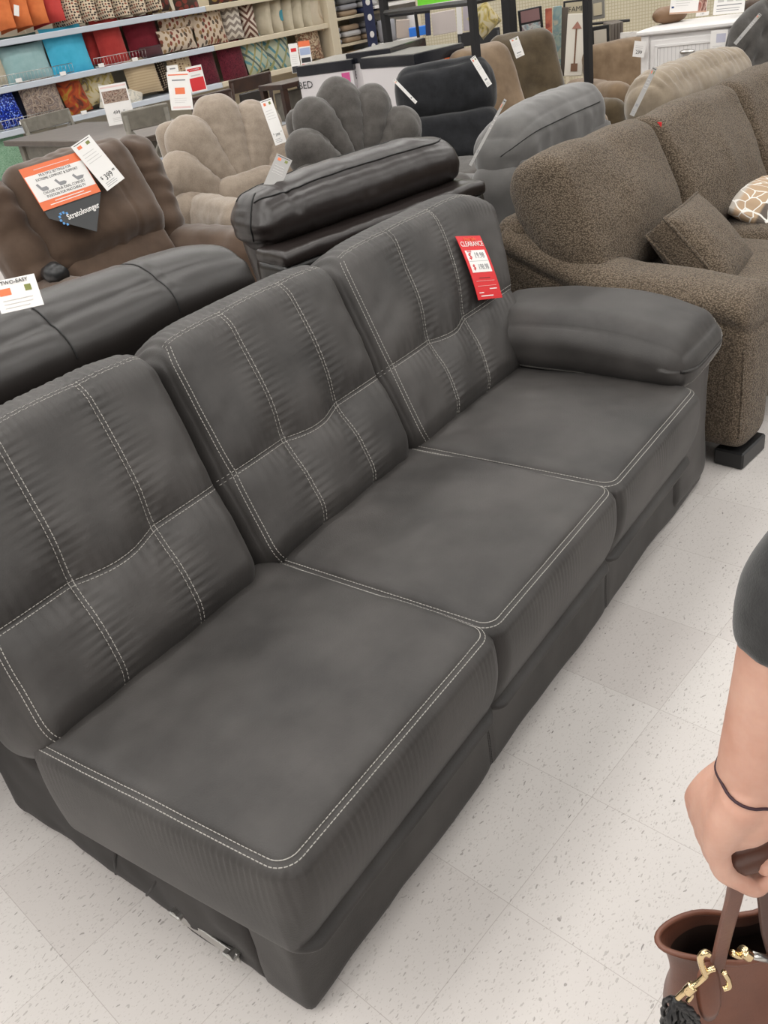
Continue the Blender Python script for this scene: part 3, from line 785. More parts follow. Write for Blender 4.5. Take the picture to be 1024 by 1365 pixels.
# throw pillow of the same cloth leaning on the seat and a patterned one behind it
def pillow_vf(w, h, t, n=18, pinch=.06, box=0.0, seed=0, wr=.004):
    u = np.linspace(-1, 1, n+1); X, Y = np.meshgrid(u, u, indexing='ij'); X = X.ravel(); Y = Y.ravel()
    e = (np.clip(1-np.abs(X)**2.6, 0, 1)*np.clip(1-np.abs(Y)**2.6, 0, 1))**.5
    px = X*w/2*(1-pinch*(1-Y**2)*np.abs(X)**2); py = Y*h/2*(1-pinch*(1-X**2)*np.abs(Y)**2)
    Vs = []
    for sgn in (1, -1):
        z = sgn*(box/2+e*t/2); P = np.stack([px, py, z], 1)
        P[:, 2] += wr*fbm(P*12, seed+sgn+3, 3)*e; Vs.append(P)
    V = np.concatenate(Vs); m = (n+1)**2; Fs = []
    idx = np.arange(m).reshape(n+1, n+1)
    for i in range(n):
        for j in range(n):
            a, b, c, d = idx[i, j], idx[i+1, j], idx[i+1, j+1], idx[i, j+1]; Fs.append((a, b, c, d)); Fs.append((d+m, c+m, b+m, a+m))
    bd = [idx[i, 0] for i in range(n)]+[idx[n, j] for j in range(n)]+[idx[n-i, n] for i in range(n)]+[idx[0, n-j] for j in range(n)]
    for k in range(len(bd)):
        a, b = bd[k], bd[(k+1) % len(bd)]; Fs.append((b, a, a+m, b+m))
    return V, Fs
def pillow(name, mat, mw, w, h, t, label, group=None, cat='pillow', n=14, **k):
    V, Fs = pillow_vf(w, h, t, n=n, **k); o = link_mesh(name, V, Fs, mat); o.matrix_world = mw; props(o, label, cat, group); return o
def brw(x, y, z): c, s = math.cos(BRA), math.sin(BRA); return Vector((bro[0]+c*x-s*y, bro[1]+s*x+c*y, z))
def brm(loc, rx, ry, rz): return Matrix.Translation(loc) @ Matrix.Rotation(BRA, 4, 'Z') @ Matrix.Rotation(rz, 4, 'Z') @ Matrix.Rotation(ry, 4, 'Y') @ Matrix.Rotation(rx, 4, 'X')
sp = pillow('throw_pillow', BC, brm(brw(.44, .37, .580), .82, 0, .16), .33, .32, .10, 'small boxed throw pillow of brown woven cloth leaning on the brown sofa seat', n=24, box=.085, pinch=.03, wr=.006)
for zz_ in (-1, 1):
    q_ = [(a_, -1) for a_ in np.linspace(-1, 1, 13)]+[(1, a_) for a_ in np.linspace(-1, 1, 13)[1:]]+[(a_, 1) for a_ in np.linspace(1, -1, 13)[1:]]+[(-1, a_) for a_ in np.linspace(1, -1, 13)[1:]]
    P = [(X_*.165*(1-.03*(1-Y_**2)*X_**2), Y_*.160*(1-.03*(1-X_**2)*Y_**2), zz_*.0425) for X_, Y_ in q_]; mb = MB(); mb.tube(P, .0055, 6, caps=False); mb.build('piping', BC, sp, True)
def lattice_mat():
    m, nt, b = new_mat('blue_tan_lattice_print'); v = coord(nt)
    w1 = nt.nodes.new('ShaderNodeTexVoronoi'); w1.feature = 'DISTANCE_TO_EDGE'; w1.inputs['Scale'].default_value = 20; w1.inputs['Randomness'].default_value = .8
    dn = nt.nodes.new('ShaderNodeTexNoise'); dn.inputs['Scale'].default_value = 6; nt.links.new(v, dn.inputs['Vector'])
    ad = nt.nodes.new('ShaderNodeVectorMath'); ad.operation = 'MULTIPLY_ADD'; nt.links.new(dn.outputs['Color'], ad.inputs[0]); ad.inputs[1].default_value = (.12,)*3; nt.links.new(v, ad.inputs[2])
    nt.links.new(ad.outputs[0], w1.inputs['Vector'])
    line = mathn(nt, 'LESS_THAN', w1.outputs['Distance'], .05)
    sx = nt.nodes.new('ShaderNodeSeparateXYZ'); nt.links.new(v, sx.inputs[0])
    band = ramp(nt, mathn(nt, 'FRACT', mathn(nt, 'MULTIPLY_ADD', sx.outputs[1], 3.2, .3)), [(.0, (.09, .075, .06)), (.33, (.10, .08, .065)), (.36, (.38, .27, .17)), (.62, (.40, .28, .18)), (.66, (.42, .38, .33)), (1, (.42, .38, .33))])
    nt.links.new(mixc(nt, line, band, (.72, .70, .66)), b.inputs['Base Color']); b.inputs['Roughness'].default_value = .85
    return m
pp = pillow('throw_pillow', lattice_mat(), brm(brw(1.18, .44, .535), .40, 0, .2), .46, .42, .14, 'throw pillow printed with a white lattice on tan and grey bands, on the brown sofa', n=20)

# --- recliners facing us
def recliner_body(o, mat, w=.92, armh=.62, seat_z=.47, armw=.2, dark=None, yoff=0.0):
    puffy('base', (0, yoff-.02, .17), (w-.1, .78, .30), .04, mat, o, seg=.05, wr=.004)
    s = puffy('seat', (0, yoff-.12, seat_z-.09), (w-2*armw+.04, .66, .22), (.07, .08, .08), mat, o, seg=.022, wr=.007, puff=(0, .0, .03))
    for sx in (-1, 1):
        puffy('arm', (sx*(w/2-armw/2), yoff-.10, armh/2+.04), (armw, .80, armh-.04), (.09, .11, .10), mat, o, seg=.022, wr=.008, wsc=9, puff=(0, 0, .02), seed=7+sx)
    puffy('footrest', (0, yoff-.47, .25), (w-2*armw, .12, .32), (.04, .05, .06), mat, o, seg=.03, wr=.004)

# brown microfibre lounger with the big printed card
so = empty('recliner', (-1.04, 4.25, 0), TH, 'brown microfibre recliner carrying an orange and white advertising card on its headrest', 'recliner')
SB = M['strato_brown']
recliner_body(so, SB, 1.06, .60, .50, .24, yoff=-.05)
def sp_fn(V, n, U, h):
    V = V.copy(); x, y, z = V.T.copy(); fr = np.clip(-n[:, 1], 0, 1)
    V[:, 1] -= fr*.030*np.clip(1-U[:, 0]**2, 0, 1)*np.clip(1-U[:, 2]**2, 0, 1)**.6
    for g in (.135,): V[:, 1] += fr*.006*np.exp(-((x-g)/.008)**2)
    V[:, 1] += fr*.030*np.exp(-((U[:, 2]+.95)/.22)**2)
    V += n*(.007*fbm(V*8, 121, 3))[:, None]
    V += n*(.005*vnoise(np.stack([x*26, z*8, x*0], 1), 5)*np.exp(-(1-np.abs(U[:, 2]))/.3))[:, None]
    return V
puffy('head_pillow', (-.01, .10, .85), (.68, .20, .50), (.09, .09, .10), SB, so, rot=(-.42, 0, 0), seg=.013, fn=sp_fn)
def wing_fn(seed):
    def fn(V, n, U, h):
        V = V+n*(.009*fbm(V*9, seed, 3))[:, None]
        return V+n*(.006*np.sin(V[:, 2]*60+4*vnoise(V*8, seed))*np.exp(-(1-np.abs(U[:, 1]))/.5))[:, None]
    return fn
puffy('side_wing', (.39, .15, .80), (.22, .24, .56), (.10, .11, .12), SB, so, rot=(-.36, .06, -.1), seg=.016, fn=wing_fn(131))
puffy('side_wing', (-.41, .15, .80), (.22, .24, .56), (.10, .11, .12), SB, so, rot=(-.36, -.06, .1), seg=.016, fn=wing_fn(132))
puffy('lumbar_cushion', (0, .03, .575), (.62, .20, .20), (.05, .07, .07), SB, so, rot=(-.5, 0, 0), seg=.016, fn=gather_fn(133, .004, 10, 0, .003, .09))
puffy('back_shell', (0, .25, .62), (.80, .12, .80), .06, SB, so, rot=(-.36, 0, 0), seg=.05)
mb = MB(); mb.tube([(-.42, -.16, .66), (-.42, -.10, .665), (-.42, -.04, .66)], [.035, .05, .03], 12); props(mb.build('cup_holder', M['black_plastic'], so, True), 'dark round cup holder on the left arm')

# card and price tag on it
def card_on(px4, p0, nrm): return frame_mat(px4[0], px4[1], px4[2], p0, nrm)
sN = -N*math.cos(.42)+np.array([0, 0, math.sin(.42)])
p0 = np.array([-1.04, 4.25, 0])+N*(.0)+np.array([0, 0, .86])+N*.03+sN*.112
mw, w, h = card_on(((23, 227), (102, 203), (60, 281)), p0, sN)
W2, H2 = w, h
I = [('r', 0, 0, W2*.98, H2*.60, M['paper']),
     ('t', 'MULTIPLE SETTINGS FOR', 0, H2*.255, H2*.085, M['ink'], .95), ('t', 'EXTREME COMFORT & SUPPORT', 0, H2*.165, H2*.085, M['ink'], .95),
     ('t', 'CHOOSE YOUR IDEAL COMFORT', 0, -H2*.145, H2*.088, M['ink'], .9), ('t', 'POSITION FOR WATCHING TV', 0, -H2*.235, H2*.088, M['ink'], .9),
     ('r', 0, -H2*.36, W2*.5, H2*.018, M['paper']), ('r', 0, -H2*.42, W2*.7, H2*.018, M['paper']), ('r', 0, H2*.40, W2*.6, H2*.015, M['pink_paper'])]
for k, tl in enumerate((0, .35, .6)):     # little grey chairs reclining further and further
    cx = (-.30+.30*k)*W2; a = .17*H2
    c0 = [(-1.1, .6-tl*.5), (-.7, .75-tl*.3), (-.35, -.05), (.55, -.05), (.75+tl*.5, -.45+tl*.5), (.6, -.75+tl*.2), (-.5, -.75), (-.75, -.3)]
    I.append(('p', [(cx+x*a*.85, y*a*.75) for x, y in c0][::-1], M['gray_ink']))
sign('advertising_card', mw, w, h, M['orange_paper'], I, 'orange and white card about comfort positions lying on the brown recliner headrest', 'sign')
mw2, w2, h2 = card_on(((93, 250), (134, 240), (113, 300)), p0+sN*.006, sN)
cw, ch = .21, .21
cc = at_plane(97, 268, p0-sN*.006, sN)
rv = at_plane(133, 252, p0, sN)-at_plane(60, 281, p0, sN); rv /= np.linalg.norm(rv); uv_ = np.cross(sN, rv)
mw3 = basis_matrix(cc, rv, uv_)
wd = np.linalg.norm(at_plane(133, 252, p0, sN)-at_plane(60, 281, p0, sN))
dc = link_mesh('brand_card', [(-wd/2, .03, -.001), (wd/2, .03, -.001), (wd/2, -.0, -.001), (.02, -.145, -.001), (-wd/2, -.02, -.001), (-wd/2, .03, .001), (wd/2, .03, .001), (wd/2, 0, .001), (.02, -.145, .001), (-wd/2, -.02, .001)],
    [(4, 3, 2, 1, 0), (5, 6, 7, 8, 9), (0, 1, 6, 5), (1, 2, 7, 6), (2, 3, 8, 7), (3, 4, 9, 8), (4, 0, 5, 9)], M['charcoal_card'], None, False)
dc.matrix_world = mw3 @ Matrix.Translation((0, -.01, 0)); props(dc, 'pointed charcoal card with a white script name, below the orange card', 'sign')
text_mesh('Stratolounger', .034, M['paper'], dc, (.018, -.045, .002), sx=.95, bold=.0006)
mb = MB()
for k in range(7):
    a = .7+k*.62; mb.box((-.082+.026*math.cos(a), -.045+.026*math.sin(a), .0015), (.010, .010, .001), b=0)
mb.build('printed_dots', plain('sky_blue_ink', (.10, .30, .62), .5), dc)
def price_tag(px, p0, nrm, label, price='399', top=True, items=None, group=None, name='price_tag', mat=None):
    mw, w, h = frame_mat(*px, p0, nrm)
    I = [('t', '$', -w*.33, -h*.26, w*.16, M['ink']), ('t', price, 0, -h*.29, w*.30, M['ink'], .9), ('t', '99', w*.34, -h*.25, w*.13, M['ink'])] if price else [('r', 0, -h*.28, w*.5, h*.05, M['gray_ink'])]
    I += lines_items(0, -h*.38, w*.7, h*.035, 3, M['gray_ink'], h*.008, 3)
    if top: I += [('r', -w*.22, h*.40, w*.2, h*.06, M['orange_paper']), ('r', w*.22, h*.40, w*.18, h*.06, plain('olive_print', (.18, .20, .05), .6)), ('r', 0, h*.47, w*.8, h*.012, M['ink'])]
    I += lines_items(0, h*.25, w*.7, h*.06, 4, plain('faint_print', (.55, .53, .52), .6), h*.010, 5)
    return sign(name, mw, w, h, mat or M['paper'], I if items is None else items, label, 'price tag', group)
price_tag(((92, 193), (121, 182), (141, 252)), p0+sN*.012, sN, 'white 399 price tag overlapping the orange card on the brown recliner', '399')

# fan-back recliners
def fan_recliner(name_label, loc, rz, mat, seeds, w=.92, R=.60, zc=.56, nl=7, spread=1.28):
    o = empty('recliner', loc, rz, name_label, 'recliner')
    recliner_body(o, mat, w+.04, .64, .50, .22)
    for i in range(nl):
        f = -1+2*i/(nl-1); ph = f*spread
        L = R*(1-.20*abs(f)**1.6); wd = .265*(R/.56)**.8*(1-.05*abs(f)); th = .21
        r0 = .14; mid = r0+(L-r0)/2+.0
        cx = math.sin(ph)*mid*.98; cz = zc+math.cos(ph)*mid
        cy = .20+.16*max(0, math.cos(ph))*mid - .10*abs(math.sin(ph))**2
        def lf(V, n, U, h, sd=seeds+i):
            V = V.copy(); z = U[:, 2]
            V[:, 0] *= (.52+.48*np.clip((z+1)/1.3, 0, 1))
            V += n*(.008*fbm(V*8, sd, 3))[:, None]
            V += n*(.0045*np.sin(V[:, 2]*95+5*vnoise(V*7, sd))*np.exp(-(1-np.abs(U[:, 0]))/.8)*np.clip(1-np.abs(z), 0, 1))[:, None]
            return V
        puffy('back_channel', (cx, cy, cz), (wd, th, L-r0+.10), (.125, .10, .15), mat, o, rot=(-.30*math.cos(ph), ph, -.45*math.sin(ph)), seg=.017, fn=lf, puff=(.008, .015, 0))
    puffy('back_shell', (0, .34, .62), (w*.80, .14, .84), .07, mat, o, rot=(-.2, 0, 0), seg=.04)
    puffy('lumbar_cushion', (0, .10, .60), (w*.52, .20, .22), (.09, .09, .09), mat, o, seg=.02, wr=.008, rot=(-.3, 0, 0))
    return o
def face(x, y, extra=0.0): return math.atan2(-x, y)*-1 + extra if False else math.atan2(x, -y)+PI+extra
def yaw_to_cam(x, y, extra=0.0):
    # front is local -y; want (sin rz, -cos rz) = direction towards the camera
    return math.atan2(-x, y)+extra
fan_recliner('beige fan-back chenille recliner with six fat channels, behind the espresso recliner', (-.40, 5.30, 0), .56, M['beige_chenille'], 200, w=.90, R=.655, zc=.43)
fan_recliner('dark grey fan-back chenille recliner between the beige and the black recliner', (.25, 4.74, 0), .42, M['gray_chenille'], 240, w=.66, R=.50, zc=.60)

# black fleece recliner
bx = empty('recliner', (.83, 5.72, 0), yaw_to_cam(.75, 5.2, .10), 'black fleece recliner with a high two-tier back, right of the dark grey fan-back', 'recliner')
BF = M['black_fleece']
recliner_body(bx, M['gray_chenille'], .80, .60, .48, .18)
puffy('head_pillow', (0, .30, .87), (.64, .25, .35), (.12, .10, .12), BF, bx, rot=(-.3, 0, 0), seg=.018, fn=gather_fn(141, .010, 6), puff=(0, .02, .02))
puffy('back_cushion', (0, .20, .60), (.66, .24, .36), (.12, .10, .10), BF, bx, rot=(-.3, 0, 0), seg=.018, fn=gather_fn(142, .010, 6), puff=(0, .03, 0))
puffy('back_shell', (0, .34, .60), (.62, .12, .84), .06, BF, bx, rot=(-.3, 0, 0), seg=.05)

# tags hanging on those recliners
def tag_at(px, dist_y, tilt, label, price='299', yaw=0.0, **k):
    c = at_y((px[1][0]+px[2][0])/2, (px[1][1]+px[2][1])/2, dist_y); d = np.array([-c[0], -c[1], 0]); d /= np.linalg.norm(d)
    ca, sa = math.cos(yaw), math.sin(yaw); d = np.array([ca*d[0]-sa*d[1], sa*d[0]+ca*d[1], 0])
    nrm = d*math.cos(tilt)+np.array([0, 0, math.sin(tilt)]); return price_tag(px, c, nrm, label, price, **k)
tag_at(((346, 134), (362, 131), (367, 193)), 5.02, .3, 'white 299 price tag hanging on the beige fan-back recliner', '299')
tag_at(((626, 77), (634, 75), (649, 115)), 5.52, .2, 'narrow white tag on the black fleece recliner back', '')
tag_at(((523, 107), (527, 105), (553, 138)), 5.42, .2, 'thin white tag seen nearly edge-on between the dark grey and black recliners', '')
tag_at(((366, 212), (393, 206), (343, 265)), 2.95, .5, 'pale tag standing up behind the espresso bolster', '', mat=plain('grey_card', (.34, .33, .32), .6))
tag_at(((671, 134), (677, 131), (624, 222)), 3.3, .3, 'long pale tag standing at the left end of the slate grey back', '', mat=plain('grey_card', (.34, .33, .32), .6))
tag_at(((-6, 376), (51, 364), (-4, 419)), 1.42, .5, 'white paper tag on the far side of the black leather loveseat', '', top=False, items=[('t', 'TWO-EASY', 0, .020, .0085, M['ink']), ('r', -.018, .006, .018, .011, M['orange_paper']), ('r', .018, .007, .010, .010, plain('olive_print', (.18, .20, .05), .6))]+lines_items(0, -.008, .050, .006, 3, plain('faint_print', (.55, .53, .52), .6), .0012))
# ================================================================ the pillow wall
def on_wall(px, py, off=0.0): return at_plane(px, py, SH0+SN*off, SN)
Z1, Z2, Z3, Z4 = 1.60, 1.24, .89, .46
u_end = float((on_wall(430, 40)-SH0)@SD)+.12
UB = -1.6
def wallpt(u, off, z): p = SH0+SD*u+SN*off; return np.array([p[0], p[1], z])
gon = empty('store_shelving', tuple(wallpt(0, 0, 0)), WANG, 'long pale store shelving filled with decorative pillows along the back wall', 'shelving')
def gbox(name, u0, u1, o0, o1, z0, z1, mat, b=.004, par=gon):
    mb = MB(); mb.box(((u0+u1)/2, (o0+o1)/2, (z0+z1)/2), (u1-u0, o1-o0, z1-z0), b=b); return mb.build(name, mat, par)
gbox('back_panel', UB, u_end, .50, .53, 0, 2.2, M['shelf_cream'])
for z in (Z1, Z2, Z3, Z4):
    for u0, u1, mt in ((UB, 2.35, M['shelf_white']), (2.352, u_end-.02, M['shelf_cream'])):
        gbox('shelf_board', u0, u1, .0, .50, z-.05, z, mt)
gbox('kick_plate', UB, u_end, .06, .50, 0, .40, M['shelf_white'])
gbox('end_panel', u_end-.02, u_end+.10, -.03, .53, 0, 2.2, M['shelf_cream'])
for u in (-.6, .62, 1.85, 3.0): gbox('upright', u-.015, u+.015, .47, .50, 0, 2.2, M['shelf_cream'])
def fence(u0, u1, z):
    mb = MB(); h = .085
    mb.tube([(u0, .02, z+h), (u1, .02, z+h)], .003, 5); mb.tube([(u0, .02, z+.012), (u1, .02, z+.012)], .003, 5)
    n = int((u1-u0)/.035)
    for i in range(n+1): x = u0+(u1-u0)*i/n; mb.tube([(x, .02, z+.002), (x, .02, z+h)], .0016, 4)
    return mb.build('wire_fence', M['steel'], gon, True)
for a, b, z in ((-.2, .75, Z2), (.98, 1.55, Z2), (-.3, .45, Z3)): fence(a, b, z)
# little shelf-edge labels
rnd = random.Random(5)
for px, py in ((25, 107), (84, 98), (135, 87), (180, 79), (30, 163), (112, 150)):
    q = on_wall(px, py, -.004); u = float((q-SH0)@SD)
    gbox('edge_label', u-.03, u+.03, -.006, -.001, q[2]-.016, q[2]+.016, M['paper'], b=0)

def pmat(name, fn, rough=.85):
    if name in _mc: return _mc[name]
    m, nt, b = new_mat(name); v = coord(nt); nt.links.new(fn(nt, v), b.inputs['Base Color']); b.inputs['Roughness'].default_value = rough
    b.inputs['Sheen Weight'].default_value = .2; b.inputs['Specular IOR Level'].default_value = .2; _mc[name] = m; return m
def solid(c1, c2): return lambda nt, v: ramp(nt, noise_node(nt, v, 9, 3), [(.3, c1), (.7, c2)])
def vor_blobs(bg, cols, scale, th, rnd_=1.0, stretch=(1, 1, 1)):
    def f(nt, v):
        mp = nt.nodes.new('ShaderNodeMapping'); mp.inputs['Scale'].default_value = stretch; nt.links.new(v, mp.inputs['Vector'])
        vo = nt.nodes.new('ShaderNodeTexVoronoi'); vo.voronoi_dimensions = '2D'; vo.inputs['Scale'].default_value = scale; vo.inputs['Randomness'].default_value = rnd_; nt.links.new(mp.outputs[0], vo.inputs['Vector'])
        sp_ = nt.nodes.new('ShaderNodeSeparateColor'); nt.links.new(vo.outputs['Color'], sp_.inputs[0])
        c = ramp(nt, sp_.outputs[0], [(i/len(cols), k) for i, k in enumerate(cols)]); c.node.color_ramp.interpolation = 'CONSTANT'
        return mixc(nt, mathn(nt, 'LESS_THAN', vo.outputs['Distance'], th), bg, c)
    return f
def xyz(nt, v): s = nt.nodes.new('ShaderNodeSeparateXYZ'); nt.links.new(v, s.inputs[0]); return s.outputs
def chevron(bg, fg, f=14.0, k=1.0, diamond=False):
    def g(nt, v):
        x, y, z = xyz(nt, v)
        a = mathn(nt, 'ABSOLUTE', mathn(nt, 'SUBTRACT', mathn(nt, 'FRACT', mathn(nt, 'MULTIPLY', x, f*(.35 if diamond else 1))), .5))
        yy = mathn(nt, 'ABSOLUTE', y) if diamond else y
        b_ = mathn(nt, 'FRACT', mathn(nt, 'ADD', mathn(nt, 'MULTIPLY', yy, f*1.2), mathn(nt, 'MULTIPLY', a, k*(2.4 if diamond else 1))))
        return mixc(nt, mathn(nt, 'GREATER_THAN', b_, .5), bg, fg)
    return g
def lattice(bg, c1, c2, s=9.0):
    def g(nt, v):
        x, y, z = xyz(nt, v)
        def ln(p, w, f): return mathn(nt, 'LESS_THAN', mathn(nt, 'ABSOLUTE', mathn(nt, 'SUBTRACT', mathn(nt, 'FRACT', mathn(nt, 'MULTIPLY', p, f)), .5)), w)
        a = mathn(nt, 'ADD', x, mathn(nt, 'MULTIPLY', y, .7)); b_ = mathn(nt, 'SUBTRACT', x, mathn(nt, 'MULTIPLY', y, .7))
        q = mixc(nt, ln(a, .11, s), bg, c1); q = mixc(nt, ln(b_, .11, s), q, c2)
        q = mixc(nt, mathn(nt, 'MULTIPLY', ln(a, .05, s*.5), 1.0), q, (.09, .10, .09))
        return mixc(nt, mathn(nt, 'MULTIPLY', noise_node(nt, v, 14, 2), .35), q, (.10, .26, .30))
    return g
def leafy(c0, c1, c2, c3, s=7, dist=1.5):
    return lambda nt, v: ramp(nt, noise_node(nt, v, s, 2, .5, dist), [(.34, c0), (.44, c1), (.52, c2), (.60, c3), (.7, c1)])
PM = dict(
 orange=pmat('orange_velvet', solid((.38, .085, .022), (.54, .15, .045))), red=pmat('red_cotton', solid((.33, .028, .025), (.42, .045, .038))),
 dots=pmat('cream_with_dark_dots', vor_blobs((.56, .46, .34), [(.05, .03, .025), (.20, .05, .03), (.04, .03, .03)], 42, .34, .35)),
 dotside=pmat('plain_cream', solid((.52, .42, .30), (.60, .50, .38))),
 dark=pmat('dark_woven_pattern', vor_blobs((.045, .022, .014), [(.20, .13, .04), (.16, .03, .02), (.03, .025, .015)], 16, .4, .6)),
 aqua=pmat('pale_aqua_satin', solid((.27, .44, .45), (.37, .54, .55)), .45), teal=pmat('muted_teal', solid((.07, .15, .14), (.11, .20, .19))),
 cyan=pmat('turquoise_satin', solid((.045, .40, .60), (.08, .50, .72)), .42), burg=pmat('burgundy_cotton', solid((.13, .008, .016), (.19, .014, .026))),
 plum=pmat('dark_plum', solid((.06, .02, .024), (.08, .03, .035))),
 petals=pmat('cream_with_brown_petals', vor_blobs((.58, .47, .36), [(.12, .06, .035), (.22, .06, .04), (.28, .17, .08), (.10, .08, .06)], 24, .34, .8, (1, .7, 1))),
 chev=pmat('grey_white_chevron', chevron((.62, .57, .50), (.25, .21, .18), 13)), diam=pmat('brown_white_diamonds', chevron((.60, .52, .44), (.13, .06, .045), 13, 1.5, True)),
 linen=pmat('pale_linen', solid((.44, .39, .29), (.54, .48, .37))), floral=pmat('linen_with_floral_print', leafy((.52, .46, .36), (.54, .47, .37), (.56, .49, .38), (.40, .28, .18), 5, 1)),
 blueseq=pmat('cobalt_sequins', vor_blobs((.004, .015, .16), [(.02, .08, .62), (.01, .03, .34), (.22, .34, .85), (.003, .01, .10)], 85, .5), .25), navy=pmat('navy_black_cloth', solid((.008, .010, .022), (.016, .018, .035))),
 leaf=pmat('grey_leaf_tapestry', leafy((.10, .075, .07), (.27, .20, .16), (.42, .34, .27), (.16, .13, .13), 13, 2.5)),
 rust=pmat('rust_and_gold_print', leafy((.10, .03, .018), (.32, .050, .018), (.40, .075, .02), (.34, .22, .03), 7, 1.5)),
 yelflor=pmat('cream_and_yellow_flowers', leafy((.52, .44, .28), (.50, .44, .30), (.44, .34, .10), (.14, .12, .08), 9, 1.5)),
 ivory=pmat('ivory_print', leafy((.60, .56, .48), (.62, .58, .50), (.60, .56, .48), (.38, .38, .34), 12, 1.5)),
 tan=pmat('tan_ribbed_weave', lambda nt, v: mixc(nt, mathn(nt, 'GREATER_THAN', mathn(nt, 'FRACT', mathn(nt, 'MULTIPLY', xyz(nt, v)[1], 42)), .55), (.50, .39, .25), (.42, .32, .20))),
 blkdot=pmat('black_with_cream_checks', vor_blobs((.03, .02, .015), [(.42, .34, .24), (.36, .28, .2)], 48, .30, .2)),
 basket=pmat('tan_basket_weave', vor_blobs((.52, .40, .26), [(.16, .09, .05), (.44, .33, .2)], 46, .34, .3, (.6, 1, 1))),
 maroon=pmat('maroon_shag', leafy((.045, .004, .010), (.085, .008, .018), (.15, .016, .03), (.07, .006, .014), 40, 2)),
 latt=pmat('multicolour_lattice', lattice((.46, .47, .34), (.12, .28, .30), (.36, .30, .10))), latt2=pmat('blue_green_lattice', lattice((.42, .42, .30), (.08, .20, .24), (.28, .26, .09), 7)),
 tapes=pmat('cream_floral_tapestry', leafy((.50, .42, .30), (.48, .38, .26), (.24, .08, .05), (.10, .09, .06), 20, 2)),
 green=pmat('mint_green_shag', leafy((.12, .25, .15), (.20, .36, .24), (.34, .50, .36), (.15, .29, .18), 36, 3)))
def wp(mat, cx, cy, wpx, hpx, label, off=.14, t=.13, lean=0.0, yaw=0.0, rx=-.12, group=None, **k):
    c = on_wall(cx, cy, off); dep = float((c-EYEP)@_fw); w = wpx*dep/F_PX; h = hpx*dep/F_PX*1.03
    mw = Matrix.Translation(c) @ Matrix.Rotation(WANG+yaw, 4, 'Z') @ Matrix.Rotation(PI/2+rx, 4, 'X') @ Matrix.Rotation(lean, 4, 'Z')
    return pillow('pillow', mat, mw, w, h, t, label, group, n=10, wr=.008, **k)
S1, S2, S3, S4 = 'pillows on the top shelf', 'pillows on the second shelf', 'pillows on the third shelf', 'pillows on the bottom shelf'
# top shelf: leaning sideways like books
for i, (x, m, lb) in enumerate(((-6, 'orange', 'orange velvet pillow at the left edge of the top shelf'), (16, 'orange', 'second orange velvet pillow from the left, with a white tag'), (38, 'orange', 'third orange velvet pillow from the left, next to the red one'), (60, 'red', 'red pillow between the orange and the dotted pillows on the top shelf'))):
    wp(PM[m], x, 16-3.2*i, 50, 50, lb, off=.16, t=.15, yaw=-.95, rx=-.35, lean=.12, group=S1)
for i in range(6):
    x = 84+21.5*i; wp(PM['dots'], x, 8-3.6*i, 46, 50, ('first', 'second', 'third', 'fourth', 'fifth', 'last')[i]+' cream pillow with dark dots from the left on the top shelf', off=.16, t=.13, yaw=-1.0, rx=-.30, lean=.10, group=S1)
for i, (x, y, w_, h_) in enumerate(((208, 2, 42, 26), (248, 5, 40, 30), (300, -8, 60, 26))):
    wp(PM['dark'], x, y, w_, h_, ('dark brown patterned pillow next to the dotted ones', 'dark brown patterned pillow hanging over the top shelf edge', 'dark patterned pillow at the right end of the top shelf')[i], off=.10 if i == 1 else .2, group=S1)
mk = empty('pillow_tag', tuple(on_wall(22, 14, -.02)), WANG); props(mk, 'small white tag on the second orange pillow', 'price tag')
mb = MB(); mb.box((0, 0, 0), (.045, .004, .085), (0, .35, 0), b=0); mb.build('paper_slip', M['paper'], mk)
# second shelf
for m, x, y, w_, h_, off, lb in (
 ('teal', 28, 66, 56, 34, .34, 'muted teal pillow lying behind the pale aqua one'), ('aqua', 34, 84, 66, 44, .14, 'pale aqua satin pillow behind the wire fence'),
 ('cyan', 89, 67, 60, 56, .14, 'bright turquoise satin pillow'), ('red', 121, 60, 26, 48, .26, 'red pillow half hidden behind the front red one'), ('red', 147, 57, 42, 56, .14, 'red cotton pillow in front of its twin, beside the burgundy one'),
 ('burg', 190, 50, 52, 52, .20, 'burgundy square pillow right of the red pair'), ('plum', 202, 69, 34, 14, .10, 'flat dark plum pillow lying under the burgundy one'),
 ('petals', 234, 28, 58, 26, .18, 'cream pillow with brown petals, upper of the lying pair'), ('petals', 236, 53, 56, 26, .10, 'cream pillow with brown petals, lower of the lying pair'),
 ('petals', 278, 36, 50, 42, .14, 'cream pillow with brown petals standing beside the chevron one')):
    wp(PM[m], x, y, w_, h_, lb, off=off, group=S2)
wp(PM['chev'], 309, 29, 26, 42, 'grey and white chevron pillow', yaw=-.35, group=S2); wp(PM['diam'], 330, 28, 22, 40, 'brown and white zigzag diamond pillow', yaw=-.5, group=S2)
for i, x in enumerate((346, 360, 374, 387, 399)):
    wp(PM['linen'], x, 25-2.4*i, 34, 40, ('first', 'second', 'third', 'fourth', 'last')[i]+' pale linen pillow from the left in the leaning row', yaw=-.95, rx=-.2, off=.18, t=.09, group=S2)
    if i == 2: wp(pmat('blue_motif', solid((.05, .22, .28), (.08, .28, .34))), x-2, 21, 11, 13, 'small blue square of embroidery on the third linen pillow', yaw=-.95, rx=-.2, off=.09, t=.02, group=S2)
wp(PM['floral'], 416, 14, 30, 50, 'linen pillow with a floral print at the right end of the second shelf', yaw=-.2, group=S2)
